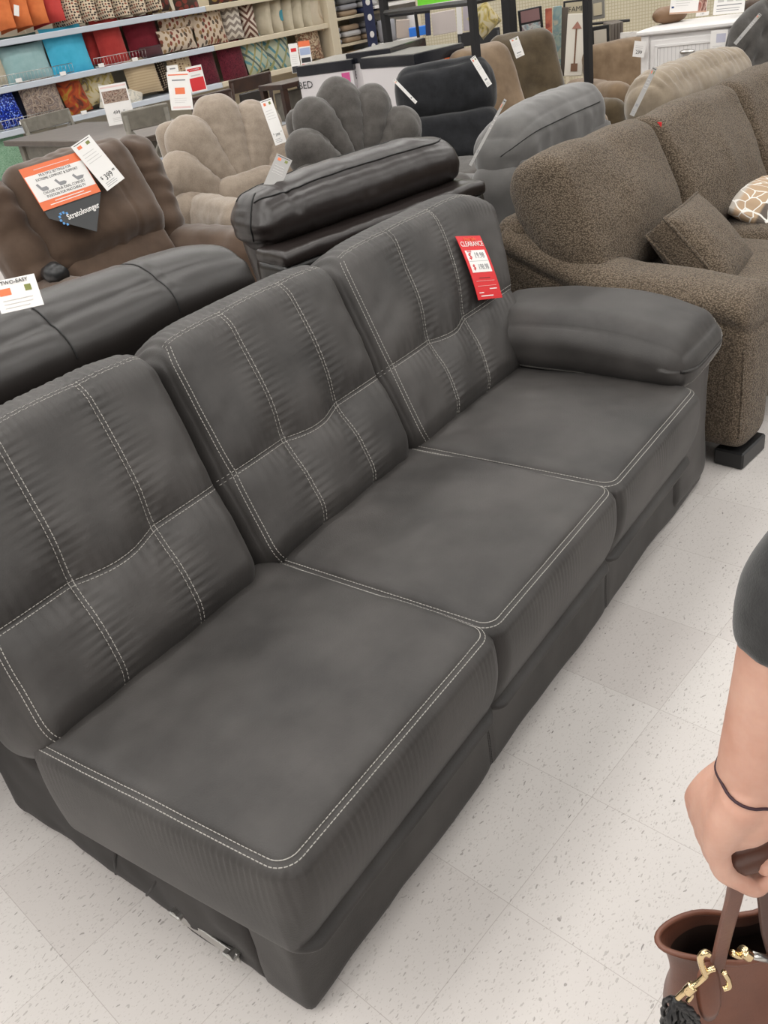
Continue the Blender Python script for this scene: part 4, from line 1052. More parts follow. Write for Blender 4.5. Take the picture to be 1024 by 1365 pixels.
# third shelf
for m, x, y, w_, h_, off, lean, lb in (
 ('blueseq', 8, 143, 34, 50, .12, .1, 'cobalt blue sequin pillow at the left edge'), ('navy', 27, 138, 20, 44, .22, .15, 'navy black pillow behind the blue sequin one'), ('leaf', 54, 129, 56, 50, .12, 0, 'grey brown pillow with a leaf tapestry'),
 ('rust', 98, 127, 36, 46, .14, .15, 'rust and gold pillow'), ('yelflor', 132, 115, 52, 38, .16, .1, 'cream pillow with yellow flowers'), ('ivory', 162, 132, 64, 28, .07, -.3, 'ivory printed pillow lying low behind the table sign'),
 ('tan', 189, 101, 50, 44, .10, 0, 'tan ribbed square pillow'), ('blkdot', 215, 96, 16, 42, .20, .1, 'black pillow with cream checks, mostly hidden'), ('basket', 240, 90, 38, 42, .14, 0, 'tan basket-weave pillow behind the standing signs'),
 ('maroon', 272, 90, 40, 50, .14, 0, 'maroon shag pillow, left of the pair'), ('maroon', 309, 83, 42, 50, .12, 0, 'maroon shag pillow, right of the pair'), ('latt', 340, 74, 40, 42, .14, .15, 'lattice print pillow beside the maroon shag ones'),
 ('latt2', 371, 72, 42, 46, .12, 0, 'blue-green lattice print pillow'), ('tapes', 411, 57, 42, 42, .14, 0, 'cream pillow with a floral tapestry at the right end of the third shelf')):
    wp(PM[m], x, y, w_, h_, lb, off=off, lean=lean, group=S3)
wp(PM['green'], 12, 204, 58, 58, 'mint green shag pillow, right of the two on the bottom shelf', group=S4, off=.12); wp(PM['green'], -34, 206, 56, 58, 'mint green shag pillow at the far left of the bottom shelf', group=S4, off=.12)
wp(PM['linen'], -3, 91, 14, 44, 'pale pillow edge at the left of the aqua pillow', group=S2)

# ================================================================ dining set in front of it
WG = pmat('weathered_grey_wood', lambda nt, v: ramp(nt, noise_node(nt, v, 12, 4, .6, 1), [(.3, (.135, .125, .105)), (.7, (.20, .185, .155))]), .5)
WT = pmat('brown_grey_wood', lambda nt, v: ramp(nt, noise_node(nt, v, 8, 4, .6, 1), [(.3, (.050, .036, .027)), (.7, (.085, .064, .049))]), .45)
DW = pmat('espresso_wood', lambda nt, v: ramp(nt, noise_node(nt, v, 10, 3), [(.3, (.022, .010, .007)), (.7, (.045, .020, .012))]), .35)
ta = at_z(5, 188, .90); tb_ = at_z(145, 187, .90); tf = (tb_-ta); tL = np.linalg.norm(tf); tf /= tL; tn = np.array([-tf[1], tf[0], 0])
tL = 2.05
tc = ta+tf*tL/2+tn*.36; tang = math.atan2(tf[1], tf[0])
tbl = empty('dining_table', (tc[0], tc[1], 0), tang, 'weathered grey-brown dining table in front of the pillow shelves', 'table')
mb = MB(); mb.box((0, 0, .88), (tL, .74, .04), b=.006); mb.build('table_top', WT, tbl)
mb = MB(); mb.box((0, 0, .80), (tL-.16, .56, .11), b=.004); mb.build('apron', WG, tbl)
for sx in (-1, 1):
    for sy in (-1, 1): mb = MB(); mb.box((sx*(tL/2-.14), sy*.27, .43), (.07, .07, .86), b=.005); mb.build('leg', WG, tbl)
def xchair(loc, rz, mat, H, w, label, group=None, panel=None):
    o = empty('dining_chair', loc, rz, label, 'chair', group)
    for sx in (-1, 1):
        mb = MB(); mb.tube([(sx*(w/2-.02), .20, 0), (sx*(w/2-.02), .19, .45), (sx*(w/2-.02), .26, H-.02)], .019, 8); mb.build('back_post', mat, o, True)
        mb = MB(); mb.box((sx*(w/2-.03), -.19, .22), (.035, .035, .44), b=.004); mb.build('leg', mat, o)
    mb = MB(); mb.box((0, .255, H-.055), (w, .026, .115), (-.1, 0, 0), b=.006); mb.build('top_rail', mat, o)
    if panel:
        mb = MB(); mb.box((0, .235, H-.27), (w*.62, .03, .30), (-.12, 0, 0), b=.008); mb.build('back_pad', panel, o)
        mb = MB(); mb.box((0, .215, H-.45), (w-.05, .022, .05), b=.004); mb.build('lower_rail', mat, o)
    else:
        for s in (-1, 1): mb = MB(); mb.tube([(-s*(w/2-.03), .25, H-.11), (0, .225, H-.28), (s*(w/2-.03), .20, .50)], .011, 6); mb.build('cross_brace', mat, o, True)
    mb = MB(); mb.box((0, 0, .455), (w-.02, .43, .03), b=.008); mb.build('seat', mat, o)
    return o
def chair_from_rail(pa, pb, z, *a, flip=False, **k):
    A_ = at_z(*pa, z); B_ = at_z(*pb, z); d = B_-A_; w = np.linalg.norm(d); ang = math.atan2(d[1], d[0])
    c = (A_+B_)/2
    # the rail sits .25 behind the seat centre
    if flip: ang += PI
    bk = np.array([-math.sin(ang), math.cos(ang), 0]); c = c-bk*.25
    return xchair((c[0], c[1], 0), ang, a[0], z, w, *a[1:], **k)
chair_from_rail((28, 160), (92, 144), .985, WG, 'weathered grey X-back chair behind the left end of the dining table')
chair_from_rail((160, 150), (222, 137), 1.09, WG, 'weathered grey X-back chair in front of the dining table', flip=True)
chair_from_rail((252, 131), (306, 118), 1.0, DW, 'espresso wood chair, left of the two dark dining chairs', flip=True, panel=DW)
chair_from_rail((304, 108), (359, 95), 1.0, DW, 'espresso wood chair with a padded back, right of the two dark dining chairs', flip=True, panel=M['black_leather'])
# black console with an opening
c0 = at_z(388, 107, .95); cn = empty('console_table', (c0[0], c0[1], 0), WANG, 'black open-frame console table between the dark chairs and the white boxes', 'table')
mb = MB(); mb.box((0, 0, .93), (.46, .34, .04)); mb.build('table_top', DW, cn)
for sx in (-1, 1):
    for sy in (-1, 1): mb = MB(); mb.box((sx*.20, sy*.14, .455), (.05, .05, .91)); mb.build('leg', DW, cn)
mb = MB(); mb.box((0, 0, .60), (.42, .30, .03)); mb.build('shelf', DW, cn); mb = MB(); mb.box((0, .05, .76), (.26, .10, .22)); props(mb.build('wicker_insert', WG, cn), 'grey wicker insert')

# standing signs on the tables
def standing(px, y, label, items_fn, mat=None, cat='sign', tilt=.1, yaw=0):
    c = at_y((px[1][0]+px[2][0])/2, (px[1][1]+px[2][1])/2, y); d = np.array([-c[0], -c[1], 0]); d /= np.linalg.norm(d)
    ca, sa = math.cos(yaw), math.sin(yaw); d = np.array([ca*d[0]-sa*d[1], sa*d[0]+ca*d[1], 0])
    mw, w, h = frame_mat(*px, c, d*math.cos(tilt)+np.array([0, 0, math.sin(tilt)]))
    return sign('standing_sign', mw, w, h, mat or M['paper'], items_fn(w, h), label, cat)
FP = plain('faint_print', (.55, .53, .52), .6)
def s_499(w, h):
    return [('r', 0, h*.44, w*.94, h*.04, M['pink_paper']), ('r', 0, h*.20, w*.9, h*.30, pmat('room_photo', leafy((.10, .06, .05), (.30, .22, .17), (.42, .34, .28), (.20, .10, .07), 30, 2))), ('t', '499', -w*.1, -h*.20, h*.13, M['ink']), ('t', '99', w*.18, -h*.18, h*.06, M['ink'])]+lines_items(0, -h*.33, w*.6, h*.04, 3, FP, h*.01)
standing(((131, 116), (167, 108), (146, 169)), 7.25, 'white 499 sign with a furniture photo standing on the dining table', s_499)
def s_orange(w, h): return [('r', 0, h*.42, w*.9, h*.03, M['orange_paper']), ('r', 0, h*.28, w*.6, h*.035, M['gray_ink']), ('r', 0, 0, w*.44, h*.17, M['orange_paper']), ('r', 0, -h*.43, w*.8, h*.05, M['pink_paper'])]+lines_items(0, -h*.2, w*.6, h*.05, 3, FP, h*.01)
standing(((222, 99), (251, 92), (229, 150)), 7.0, 'white easel sign with an orange square standing beside the dark dining chairs', s_orange, tilt=.25)
def s_red(w, h): return [('r', 0, -h*.2, w*.9, h*.5, M['red_paper']), ('r', 0, h*.36, w*.9, h*.12, M['red_paper']), ('r', 0, h*.36, w*.6, h*.03, M['paper']), ('r', 0, h*.14, w*.6, h*.05, FP)]
standing(((247, 90), (268, 86), (256, 124)), 7.5, 'red and white sign behind the easel sign', s_red)
def s_tab(w, h): return [('r', 0, 0, w*.5, h*.2, M['gray_ink'])]
standing(((222, 88), (237, 86), (223, 97)), 7.1, 'small white price card clipped above the easel sign', s_tab)
def s_a(w, h): return [('r', 0, h*.28, w*.6, h*.12, M['red_paper']), ('r', 0, -h*.38, w*.9, h*.22, M['ink'])]+lines_items(0, h*.1, w*.7, h*.07, 5, FP, h*.012)
standing(((384, 59), (396, 57), (390, 98)), 7.6, 'narrow white sign with a red mark beside the white boxes', s_a)
def s_b(w, h): return [('r', 0, h*.42, w, h*.16, M['orange_paper']), ('r', 0, h*.2, w*.9, h*.2, plain('pale_blue_print', (.35, .42, .60), .6)), ('r', 0, -.05*h, w*.8, h*.14, M['ink']), ('r', -w*.3, -h*.3, w*.25, h*.3, M['red_paper'])]
standing(((397, 56), (412, 53), (404, 102)), 7.8, 'orange-topped sign with a blue picture beside the white boxes', s_b)

# ================================================================ white boxes with dark lids
CARD = plain('white_carton', (.62, .59, .60), .55); LID = plain('black_glass_lid', (.012, .013, .018), .12); LIDTOP = plain('smoky_lid_top', (.24, .23, .21), .35)
def carton(pL, pC, pR, z, label, marks):
    Cc = at_z(*pC, z); R_ = at_z(*pR, z); L_ = at_z(*pL, z)
    d = R_-Cc; wR = np.linalg.norm(d); d /= wR; n = np.array([-d[1], d[0], 0]); wL = abs(float((L_-Cc)@n)); wL = max(wL, .35)
    o = empty('carton', tuple((Cc*[1, 1, 0])), math.atan2(d[1], d[0]), label, 'box', 'white cartons with dark lids')
    mb = MB(); mb.box((wR/2, wL/2, (z-.07)/2), (wR, wL, z-.07), b=.003); mb.build('carton_body', CARD, o)
    mb = MB(); mb.box((wR/2, wL/2, z-.035), (wR+.012, wL+.012, .066), b=.004); mb.build('lid', LID, o)
    mb = MB(); mb.box((wR/2, wL/2, z), (wR-.01, wL-.01, .004), b=0); mb.build('lid_top', LIDTOP, o)
    rx90 = Matrix.Rotation(PI/2, 3, 'X')
    for (face, x, zz, sz, s_, m) in marks:
        if face == 'R':
            if s_ is None: mb = MB(); mb.box((x, -.002, zz), (sz*.8, .003, sz), b=0); mb.build('printed_area', m, o)
            else: text_mesh(s_, sz, m, o, (x, -.003, zz), rot=rx90)
        else:
            if s_ is None: mb = MB(); mb.box((-.002, x, zz), (.003, sz*.8, sz), b=0); mb.build('printed_area', m, o)
            else: text_mesh(s_, sz, m, o, (-.003, x, zz), rot=(Matrix.Rotation(-PI/2, 3, 'Z') @ rx90))
    return o
MG = plain('magenta_print', (.55, .08, .25), .5)
carton((412, 84), (468, 79), (515, 64), 1.10, 'white carton with a dark lid, nearest to the pillow shelves', [('R', .09, .99, .07, 'BED', M['ink']), ('R', .42, 1.0, .08, None, MG), ('R', .22, .86, .025, None, FP), ('L', .40, .97, .07, 'BED', M['ink']), ('L', .06, .98, .08, None, MG), ('L', .3, .84, .025, None, FP)])
carton((512, 66), (519, 64), (566, 50), 1.135, 'white carton with a dark lid, middle of the three', [('R', .08, 1.0, .07, 'BED', M['ink']), ('R', .2, .86, .025, None, FP)])
carton((537, 65), (552, 72), (617, 57), 1.10, 'white carton with an orange label, nearest to the black recliner', [('R', .11, .99, .07, 'BED', M['ink']), ('R', .30, 1.0, .085, None, M['orange_paper']), ('R', .02, .97, .05, None, M['orange_paper'])])

# ================================================================ aisle beyond: linens, rack and picture wall
ls = empty('linen_shelving', tuple(wallpt(u_end+.12, .25, 0)), WANG, 'cream shelving stacked with folded linens beyond the pillow wall', 'shelving')
for z in (.70, .98, 1.26, 1.54): gbox('shelf_board', 0, 1.05, 0, .4, z-.03, z, M['shelf_cream'], par=ls)
gbox('back_panel', 0, 1.05, .4, .43, 0, 2.1, M['shelf_cream'], par=ls); gbox('side_panel', .76, .80, -.02, .4, 0, 2.0, M['shelf_white'], par=ls)
rnd = random.Random(9); base = wallpt(u_end+.12, .25, 0)
lin = [plain('grey_linen', (.30, .30, .33), .8), plain('white_linen', (.58, .57, .58), .8), plain('navy_linen', (.02, .03, .09), .8), plain('tan_linen', (.34, .25, .17), .8), plain('mid_grey_linen', (.17, .17, .18), .8)]
names = ['grey', 'white', 'navy', 'tan', 'mid grey']; k = 0
for zi, z in enumerate((.70, .98, 1.26, 1.54)):
    for col_ in range(3):
        for s in range(3):
            mi = rnd.randrange(5); q = base+SD*(.14+.33*col_)+SN*.16
            hh = .06; o = puffy('folded_linen', (0, 0, 0), (.26, .26, hh), (.03, .03, .028), lin[mi], None, seg=.05, wr=.006)
            o.location = (q[0]+rnd.uniform(-.01, .01), q[1], z+.031+s*.064); o.rotation_euler = (0, 0, WANG+rnd.uniform(-.06, .06))
            props(o, '%s folded linen, %s in the %s pile on the %s linen shelf' % (names[mi], ('bottom', 'middle', 'top')[s], ('left', 'middle', 'right')[col_], ('lowest', 'second', 'third', 'highest')[zi]), 'linen', 'folded linens')
nv = empty('hanging_banner', tuple(wallpt(u_end+.72, .10, 1.15)), WANG, 'navy banner with white emblems hanging at the end of the linen shelves', 'banner')
mb = MB(); mb.box((0, 0, 0), (.16, .012, .62), b=.003); mb.build('cloth_panel', plain('navy_cloth', (.012, .018, .06), .7), nv)
for z in (.22, .06, -.12, -.25): mb = MB(); mb.add(*tube_vf([(0, -.005, z), (0, -.010, z)], .035, 14)); mb.build('emblem', M['white_paint'], nv)

# black metal display rack
rk = empty('display_rack', (0, 0, 0), 0, 'black metal display rack standing among the furniture, with a green sign on its rail', 'rack')
def post(px, py, y, wd=.05, top=2.0):
    q = at_y(px, py, y); mb = MB(); mb.box((q[0], q[1], top/2), (wd, wd, top), (0, 0, .6), b=.004); mb.build('post', M['black_metal'], rk); return q
q1 = post(517, 50, 8.4, .06); q2 = post(634, 60, 6.0, .045); q3 = post(680, 38, 8.2, .09); q4 = post(784, 60, 7.4, .055)
def bar(a, b, r=.02): mb = MB(); mb.tube([a, b], r, 6); mb.build('rail', M['black_metal'], rk)
bar(at_y(513, 21, 8.4), at_y(573, 14, 8.4), .02); bar(at_y(513, 0, 8.4), at_y(560, -7, 8.4), .02)
bar((q1[0], q1[1], at_y(560, 12, 7.7)[2]), (q2[0], q2[1], at_y(634, 2, 6.0)[2]), .02); bar((q2[0], q2[1], at_y(634, 2, 6.0)[2]), (q4[0], q4[1], 1.33), .018)
bar(at_y(553, 10, 8.0), at_y(558, 50, 8.0), .014)
def flat(name, px4, y, mat, label, cat, thick=.03, yaw=None, tilt=0.0, bev=.004):
    """upright panel: corners tl, tr, bl seen from the camera, standing at distance y"""
    c = at_y((px4[1][0]+px4[2][0])/2, (px4[1][1]+px4[2][1])/2, y); d = np.array([-c[0], -c[1], 0]); d /= np.linalg.norm(d)
    if yaw: d = np.array([math.cos(yaw)*d[0]-math.sin(yaw)*d[1], math.sin(yaw)*d[0]+math.cos(yaw)*d[1], 0])
    mw, w, h = frame_mat(*px4, c, d*math.cos(tilt)+np.array([0, 0, math.sin(tilt)]))
    o = empty(name, (0, 0, 0)); o.matrix_world = mw; props(o, label, cat)
    mb = MB(); mb.box((0, 0, -thick/2), (w, h, thick), b=bev); mb.build('panel', mat, o); return o, w, h
o, w, h = flat('green_sign', ((556, -6), (640, -20), (557, 10)), 7.5, M['green_sign'], 'lime green sign on the rail of the black rack', 'sign', .006)
mb = MB(); mb.box((0, -h*.5, .004), (w, .02, .008), b=0); mb.build('white_strip', M['white_paint'], o)
flat('storage_panel', ((575, 18), (607, 12), (577, 48)), 9.3, plain('pinkish_white', (.52, .46, .44), .6), 'pinkish white panel behind the green sign', 'panel')
flat('storage_panel', ((617, 8), (629, 6), (618, 42)), 8.8, plain('lilac_grey', (.42, .38, .42), .6), 'lilac grey panel left of the black rack post', 'panel')
flat('blue_tub', ((545, 38), (568, 34), (546, 50)), 9.6, plain('bright_blue_plastic', (.02, .16, .60), .4), 'bright blue tub on the far shelf', 'tub', .15)
flat('box_of_goods', ((528, 28), (546, 25), (529, 52)), 9.8, plain('brown_white_goods', (.40, .33, .28), .6), 'pale brown box on the far shelf', 'box', .15)
flat('navy_panel', ((566, 16), (573, 15), (568, 48)), 9.2, plain('navy_cloth', (.012, .018, .06), .7), 'narrow navy panel beside the pinkish one', 'panel')
flat('white_post', ((608, 8), (615, 7), (610, 46)), 8.6, M['white_paint'], 'white metal post behind the cartons', 'post', .06)
gq = at_y(590, 30, 12.3); gw = empty('wall_unit', (gq[0], gq[1], 0), .25, 'pale shelving unit far behind the cartons', 'shelving')
mb = MB(); mb.box((.1, .3, 1.1), (2.0, .04, 2.2)); mb.build('back_panel', plain('pale_unit', (.60, .58, .55), .6), gw)
for z in (.9, 1.3, 1.7): mb = MB(); mb.box((.1, .1, z), (2.0, .4, .03)); mb.build('shelf_board', M['white_paint'], gw)
for i in range(5):
    o = puffy('stacked_goods', (0, 0, .12), (.22, .2, .24), .02, [lin[0], lin[1], lin[4], lin[2], lin[1]][i], None, seg=.1); d_ = np.array([math.cos(.25), math.sin(.25), 0]); q = gq+d_*(-.75+.40*i); o.location = (q[0], q[1], .916); props(o, ('grey', 'white', 'dark grey', 'navy', 'second white')[i]+' bundle on the shelf far behind the cartons', 'bundle', 'bundles on the far shelf')
xq = at_z(634, 42, 1.02); xchair((xq[0], xq[1]-.2, 0), -.15, M['black_metal'], 1.02, .40, 'black X-back chair behind the tan recliners')
pillow('pillow', PM['yelflor'], Matrix.Translation(at_y(646, 26, 7.6)) @ Matrix.Rotation(1.4, 4, 'X') @ Matrix.Rotation(.6, 4, 'Z'), .20, .20, .08, 'pale yellow pillow corner behind the black rack')

# picture wall on the right: wire grid panel with frames leaning under it
GRID = pmat('cream_wire_grid', lambda nt, v: mixc(nt, mathn(nt, 'MAXIMUM', mathn(nt, 'GREATER_THAN', mathn(nt, 'FRACT', mathn(nt, 'MULTIPLY', xyz(nt, v)[0], 34)), .78), mathn(nt, 'GREATER_THAN', mathn(nt, 'FRACT', mathn(nt, 'MULTIPLY', xyz(nt, v)[2], 34)), .78)), (.54, .49, .37), (.42, .37, .26)), .6)
g0 = at_y(690, 40, 9.6); g1 = at_y(930, 40, 9.6)
gang = -.30
gr = empty('grid_wall', (g0[0], 10.1, 0), gang, 'cream wire-grid display wall behind the frames at the upper right', 'display wall')
mb = MB(); mb.box((2.3, 0, 1.05), (6.4, .03, 2.1), b=0); mb.build('grid_panel', GRID, gr)
for x in (-.9, .6, 2.1, 3.6): mb = MB(); mb.box((x, -.03, 1.05), (.04, .03, 2.1)); mb.build('upright', M['shelf_cream'], gr)
STG = pmat('stained_glass_print', leafy((.30, .20, .20), (.24, .33, .36), (.48, .47, .44), (.20, .14, .16), 14, 1))
o, w, h = flat('window_picture', ((690, 14), (722, 8), (697, 82)), 8.6, M['black_plastic'], 'dark framed picture of a leaded window with a brownish upper half', 'picture', .03)
mb = MB(); mb.box((0, -h*.12, .002), (w*.78, h*.66, .006), b=0); mb.build('print', STG, o)
mb = MB(); mb.box((0, h*.36, .002), (w*.78, h*.22, .006), b=0); mb.build('printed_area', plain('mauve_print', (.22, .12, .12), .6), o)
COP = pmat('copper_paint', leafy((.30, .07, .03), (.45, .14, .08), (.36, .10, .06), (.20, .04, .03), 9, 1), .4); TEAL = pmat('teal_driftwood', leafy((.10, .20, .19), (.30, .36, .31), (.16, .26, .28), (.40, .38, .30), 8, 1), .5)
flat('canvas_panel', ((727, 12), (736, 10), (728, 104)), 8.0, COP, 'copper red canvas panel standing on end', 'picture', .04, tilt=.08)
flat('canvas_panel', ((737, 9), (749, 7), (736, 104)), 8.1, TEAL, 'weathered teal canvas panel beside the copper one', 'picture', .04, tilt=.08)
flat('stacked_pictures', ((749, 10), (758, 9), (746, 102)), 8.2, plain('dark_taupe', (.10, .08, .065), .7), 'stack of dark picture backs beside the arrow board', 'picture', .12, tilt=.06)
o, w, h = flat('arrow_board', ((757, 20), (782, 16), (752, 103)), 7.9, plain('whitewashed_board', (.66, .62, .55), .7), 'tall whitewashed board painted with a brown arrow', 'picture', .03, tilt=.12)
BR = plain('brown_paint', (.16, .08, .045), .7)
mb = MB(); mb.box((w*.02, 0, .002), (.012, h*.72, .003), b=0); mb.build('arrow_shaft', BR, o)
mb = MB(); mb.add([(-.035, h*.26, .004), (.045, h*.26, .004), (.008, h*.38, .004), (-.035, h*.26, .001), (.045, h*.26, .001), (.008, h*.38, .001)], [(0, 1, 2), (5, 4, 3), (0, 3, 4, 1), (1, 4, 5, 2), (2, 5, 3, 0)]); mb.build('arrow_head', plain('rose_brown_paint', (.34, .16, .12), .7), o)
mb = MB(); mb.box((w*.02, -h*.36, .003), (.055, h*.13, .004), b=0); mb.build('arrow_fletching', BR, o)
o, w, h = flat('framed_sign', ((750, 2), (784, -2), (752, 26)), 8.4, M['black_metal'], 'grey framed sign with the word FAMILY on the grid wall', 'sign', .04)
mb = MB(); mb.box((0, 0, .002), (w*.84, h*.78, .006), b=0); mb.build('print', plain('cream_print', (.48, .42, .30), .7), o); text_mesh('FAMILY', h*.40, M['ink'], o, (w*.12, 0, .007))
o, w, h = flat('hanging_lantern', ((787, 0), (806, -3), (788, 27)), 8.6, plain('pewter', (.20, .19, .17), .5), 'pewter square lantern hanging on the grid wall', 'lantern', .06)
mb = MB(); mb.box((0, 0, .004), (w*.6, h*.6, .01), b=0); mb.build('pane', plain('cream_print', (.48, .42, .30), .7), o)
for (px, lb, mt) in ((((788, 36), (812, 33), (789, 66)), 'black framed picture with a cream label, upper of two', plain('cream_label', (.46, .42, .36), .7)), (((788, 72), (812, 69), (789, 104)), 'black framed picture with a brown print, lower of two', plain('brown_print', (.10, .08, .06), .7))):
    o, w, h = flat('framed_picture', px, 7.9, M['black_plastic'], lb, 'picture', .05)
    mb = MB(); mb.box((0, 0, .002), (w*.70, h*.66, .006), b=0); mb.build('mat_board', plain('cream_label', (.46, .42, .36), .7), o)
    mb = MB(); mb.box((0, 0, .006), (w*.56, h*.50, .004), b=0); mb.build('print', mt, o)
for i in range(4):
    flat('framed_picture', ((815+4*i, 32-i), (819+4*i, 31.5-i), (815+4*i, 74-i)), 8.1+.05*i, plain('grey_brown_frame', (.13, .11, .095), .6), ('first', 'second', 'third', 'last')[i]+' grey-brown frame on edge from the left, right of the black frames', 'picture', .35, yaw=.2)
LP = pmat('grey_leaf_print', leafy((.15, .15, .16), (.60, .58, .56), (.62, .60, .58), (.30, .30, .31), 7, 1)); flat('leaf_print', ((827, 44), (850, 41), (825, 90)), 7.9, LP, 'white canvas with grey leaves leaning under the grid wall', 'picture', .03, tilt=.1)
gb = M['black_metal']; o, w, h = flat('wall_rail', ((786, 31), (840, 26), (786, 34)), 8.7, gb, 'black ledge under the grid wall', 'ledge', .12)

# olive recliner, tan recliner and tan sofa beyond
def simple_recliner(name_label, loc, rz, mat, w=.80, H=1.08, tilt=-.35, zs=.45):
    o = empty('recliner', loc, rz, name_label, 'recliner')
    puffy('backrest', (0, .32, .70), (w*.72, .20, .78), (.10, .10, .12), mat, o, rot=(tilt, 0, 0), seg=.03, fn=gather_fn(int(w*1000), .010, 7), puff=(0, .03, 0))
    puffy('seat', (0, -.08, zs-.10), (w*.62, .66, .22), (.07, .08, .08), mat, o, seg=.035, wr=.008, puff=(0, 0, .03))
    for sx in (-1, 1): puffy('arm', (sx*(w/2-.08), -.05, .32), (.18, .76, .56), (.085, .10, .09), mat, o, seg=.035, wr=.008)
    puffy('base', (0, -.02, .15), (w-.1, .70, .24), .04, mat, o, seg=.08)
    return o
def at_recl(px, py, z, back=.45): q = at_z(px, py, z); return q
q = at_y(678, 44, 6.6); simple_recliner('olive brown plush recliner with a lilac price tag on its back', (1.72, 6.80, 0), yaw_to_cam(1.7, 6.8, .50), M['olive_plush'], .76, H=1.0)
simple_recliner('tan plush recliner to the left of the olive one', (1.42, 6.30, 0), yaw_to_cam(1.34, 6.3, .80), M['tan_fleece'], .74)
tag_at(((679, 52), (691, 49), (688, 77)), 6.66, .3, 'lilac price tag on the olive brown recliner', '', yaw=.3)
o = empty('armchair', (2.66, 7.58, 0), yaw_to_cam(2.6, 7.4, .55), 'tan plush armchair half hidden behind the white dresser', 'armchair')
TF = M['tan_fleece']
puffy('back_cushion', (.0, .30, .62), (.66, .24, .46), (.10, .10, .10), TF, o, rot=(-.25, 0, 0), seg=.03, fn=gather_fn(5, .01, 6))
puffy('seat_cushion', (0, -.08, .38), (.64, .68, .20), .06, TF, o, seg=.04, wr=.008); puffy('arm', (-.43, -.05, .34), (.22, .84, .58), (.10, .10, .10), TF, o, seg=.03, wr=.008); puffy('arm', (.43, -.05, .34), (.22, .84, .58), (.10, .10, .10), TF, o, seg=.03, wr=.008)
puffy('base', (0, 0, .14), (.8, .80, .24), .03, TF, o, seg=.1)

# ================================================================ white dresser
dl = at_z(851, 42, 1.0); dr = at_z(995, 26, 1.0); dd = dr-dl; dW = float(np.linalg.norm(dd)); dd /= dW; dn_ = np.array([-dd[1], dd[0], 0]); dang = math.atan2(dd[1], dd[0])
dre = empty('dresser', (dl[0], dl[1], 0), dang, 'white beadboard dresser with a silver cup pull and price tags', 'dresser')
WP = M['white_paint']; BEAD = pmat('white_beadboard', lambda nt, v: mixc(nt, mathn(nt, 'GREATER_THAN', mathn(nt, 'FRACT', mathn(nt, 'MULTIPLY', xyz(nt, v)[0], 38)), .86), (.70, .68, .67), (.52, .50, .50)), .45)
mb = MB(); mb.box((dW/2, .26, .53), (dW-.04, .48, .88), b=.006); mb.build('body', WP, dre)
mb = MB(); mb.box((dW/2, .25, .985), (dW+.02, .54, .03), b=.008); mb.build('top', WP, dre)
for sx in (0.045, dW-.045): mb = MB(); mb.box((sx, .03, .49), (.055, .055, .96), b=.005); mb.build('corner_post', WP, dre)
for zc, hh in ((.83, .22), (.57, .25), (.30, .25)):
    mb = MB(); mb.box((dW/2, .008, zc), (dW-.17, .022, hh), b=.006); dwr = mb.build('drawer', WP, dre)
    mb = MB(); mb.box((dW/2, -.004, zc), (dW-.28, .008, hh-.10), b=0); mb.build('panel', BEAD, dwr)
    mb = MB()
    for (cx, cz, sx, sz) in ((dW/2, zc+hh/2-.04, dW-.24, .018), (dW/2, zc-hh/2+.04, dW-.24, .018), (.13, zc, .018, hh-.07), (dW-.13, zc, .018, hh-.07)): mb.box((cx, -.008, cz), (sx, .014, sz), b=.003)
    mb.build('moulding', WP, dwr)
    mb = MB(); V, Q = puffy_vf((dW*.49, -.022, zc+.022), (.10, .035, .035), (.045, .018, .017), seg=.008); mb.add(V, Q); mb.build('cup_pull', M['steel'], dwr, True)
def on_dre(x, y, z): p = np.array([dl[0], dl[1], 0])+dd*x+dn_*y; return np.array([p[0], p[1], z])
def dsign(name, px, label, items, mat=None, off=-.02, cat='sign', tilt=0.0):
    p0 = on_dre(0, off, 0); n = -dn_*math.cos(tilt)+np.array([0, 0, math.sin(tilt)]); mw, w, h = frame_mat(*px, p0, n); return sign(name, mw, w, h, mat or M['paper'], items(w, h), label, cat)
dsign('price_tag', ((846, 56), (862, 54), (843, 77)), 'white 299 price tag at the left edge of the white dresser', lambda w, h: [('t', '299', 0, -h*.2, h*.32, M['ink'])]+lines_items(0, h*.2, w*.7, h*.12, 3, FP, h*.03), off=-.05, cat='price tag')
dsign('price_tag', ((948, 42), (971, 38), (945, 84)), 'white 149 price tag stuck to the upper right of the dresser drawer', lambda w, h: [('t', '149', -w*.05, -h*.22, h*.20, M['ink']), ('t', '99', w*.33, -h*.18, h*.09, M['ink']), ('r', w*.12, h*.25, w*.55, h*.28, plain('lilac_print', (.50, .50, .60), .6))]+lines_items(-w*.05, 0, w*.6, h*.06, 2, FP, h*.015), off=-.03, cat='price tag')
dsign('standing_sign', ((895, -22), (945, -26), (894, 19)), 'white standing card with a rose photo on the dresser top', lambda w, h: [('r', w*.38, -h*.1, w*.22, h*.7, pmat('rose_photo', leafy((.30, .10, .08), (.42, .24, .20), (.50, .34, .28), (.14, .05, .04), 16, 1))), ('r', -w*.42, -h*.28, w*.07, h*.06, M['blue_ink']), ('r', 0, -h*.47, w, h*.05, plain('tan_print', (.55, .36, .26), .6))]+lines_items(-w*.1, h*.0, w*.5, h*.08, 4, FP, h*.015), off=.14, tilt=.12)
dsign('standing_sign', ((953, -22), (995, -27), (952, 20)), 'white standing card printed with small squares on the dresser top', lambda w, h: [('r', -w*.28, -h*.02, w*.2, h*.2, FP), ('r', w*.02, -h*.02, w*.2, h*.2, FP), ('r', w*.30, -h*.02, w*.2, h*.2, FP), ('r', 0, -h*.22, w*.8, h*.03, M['gray_ink'])]+lines_items(0, -h*.33, w*.8, h*.07, 2, M['gray_ink'], h*.02), off=.13, tilt=.12)
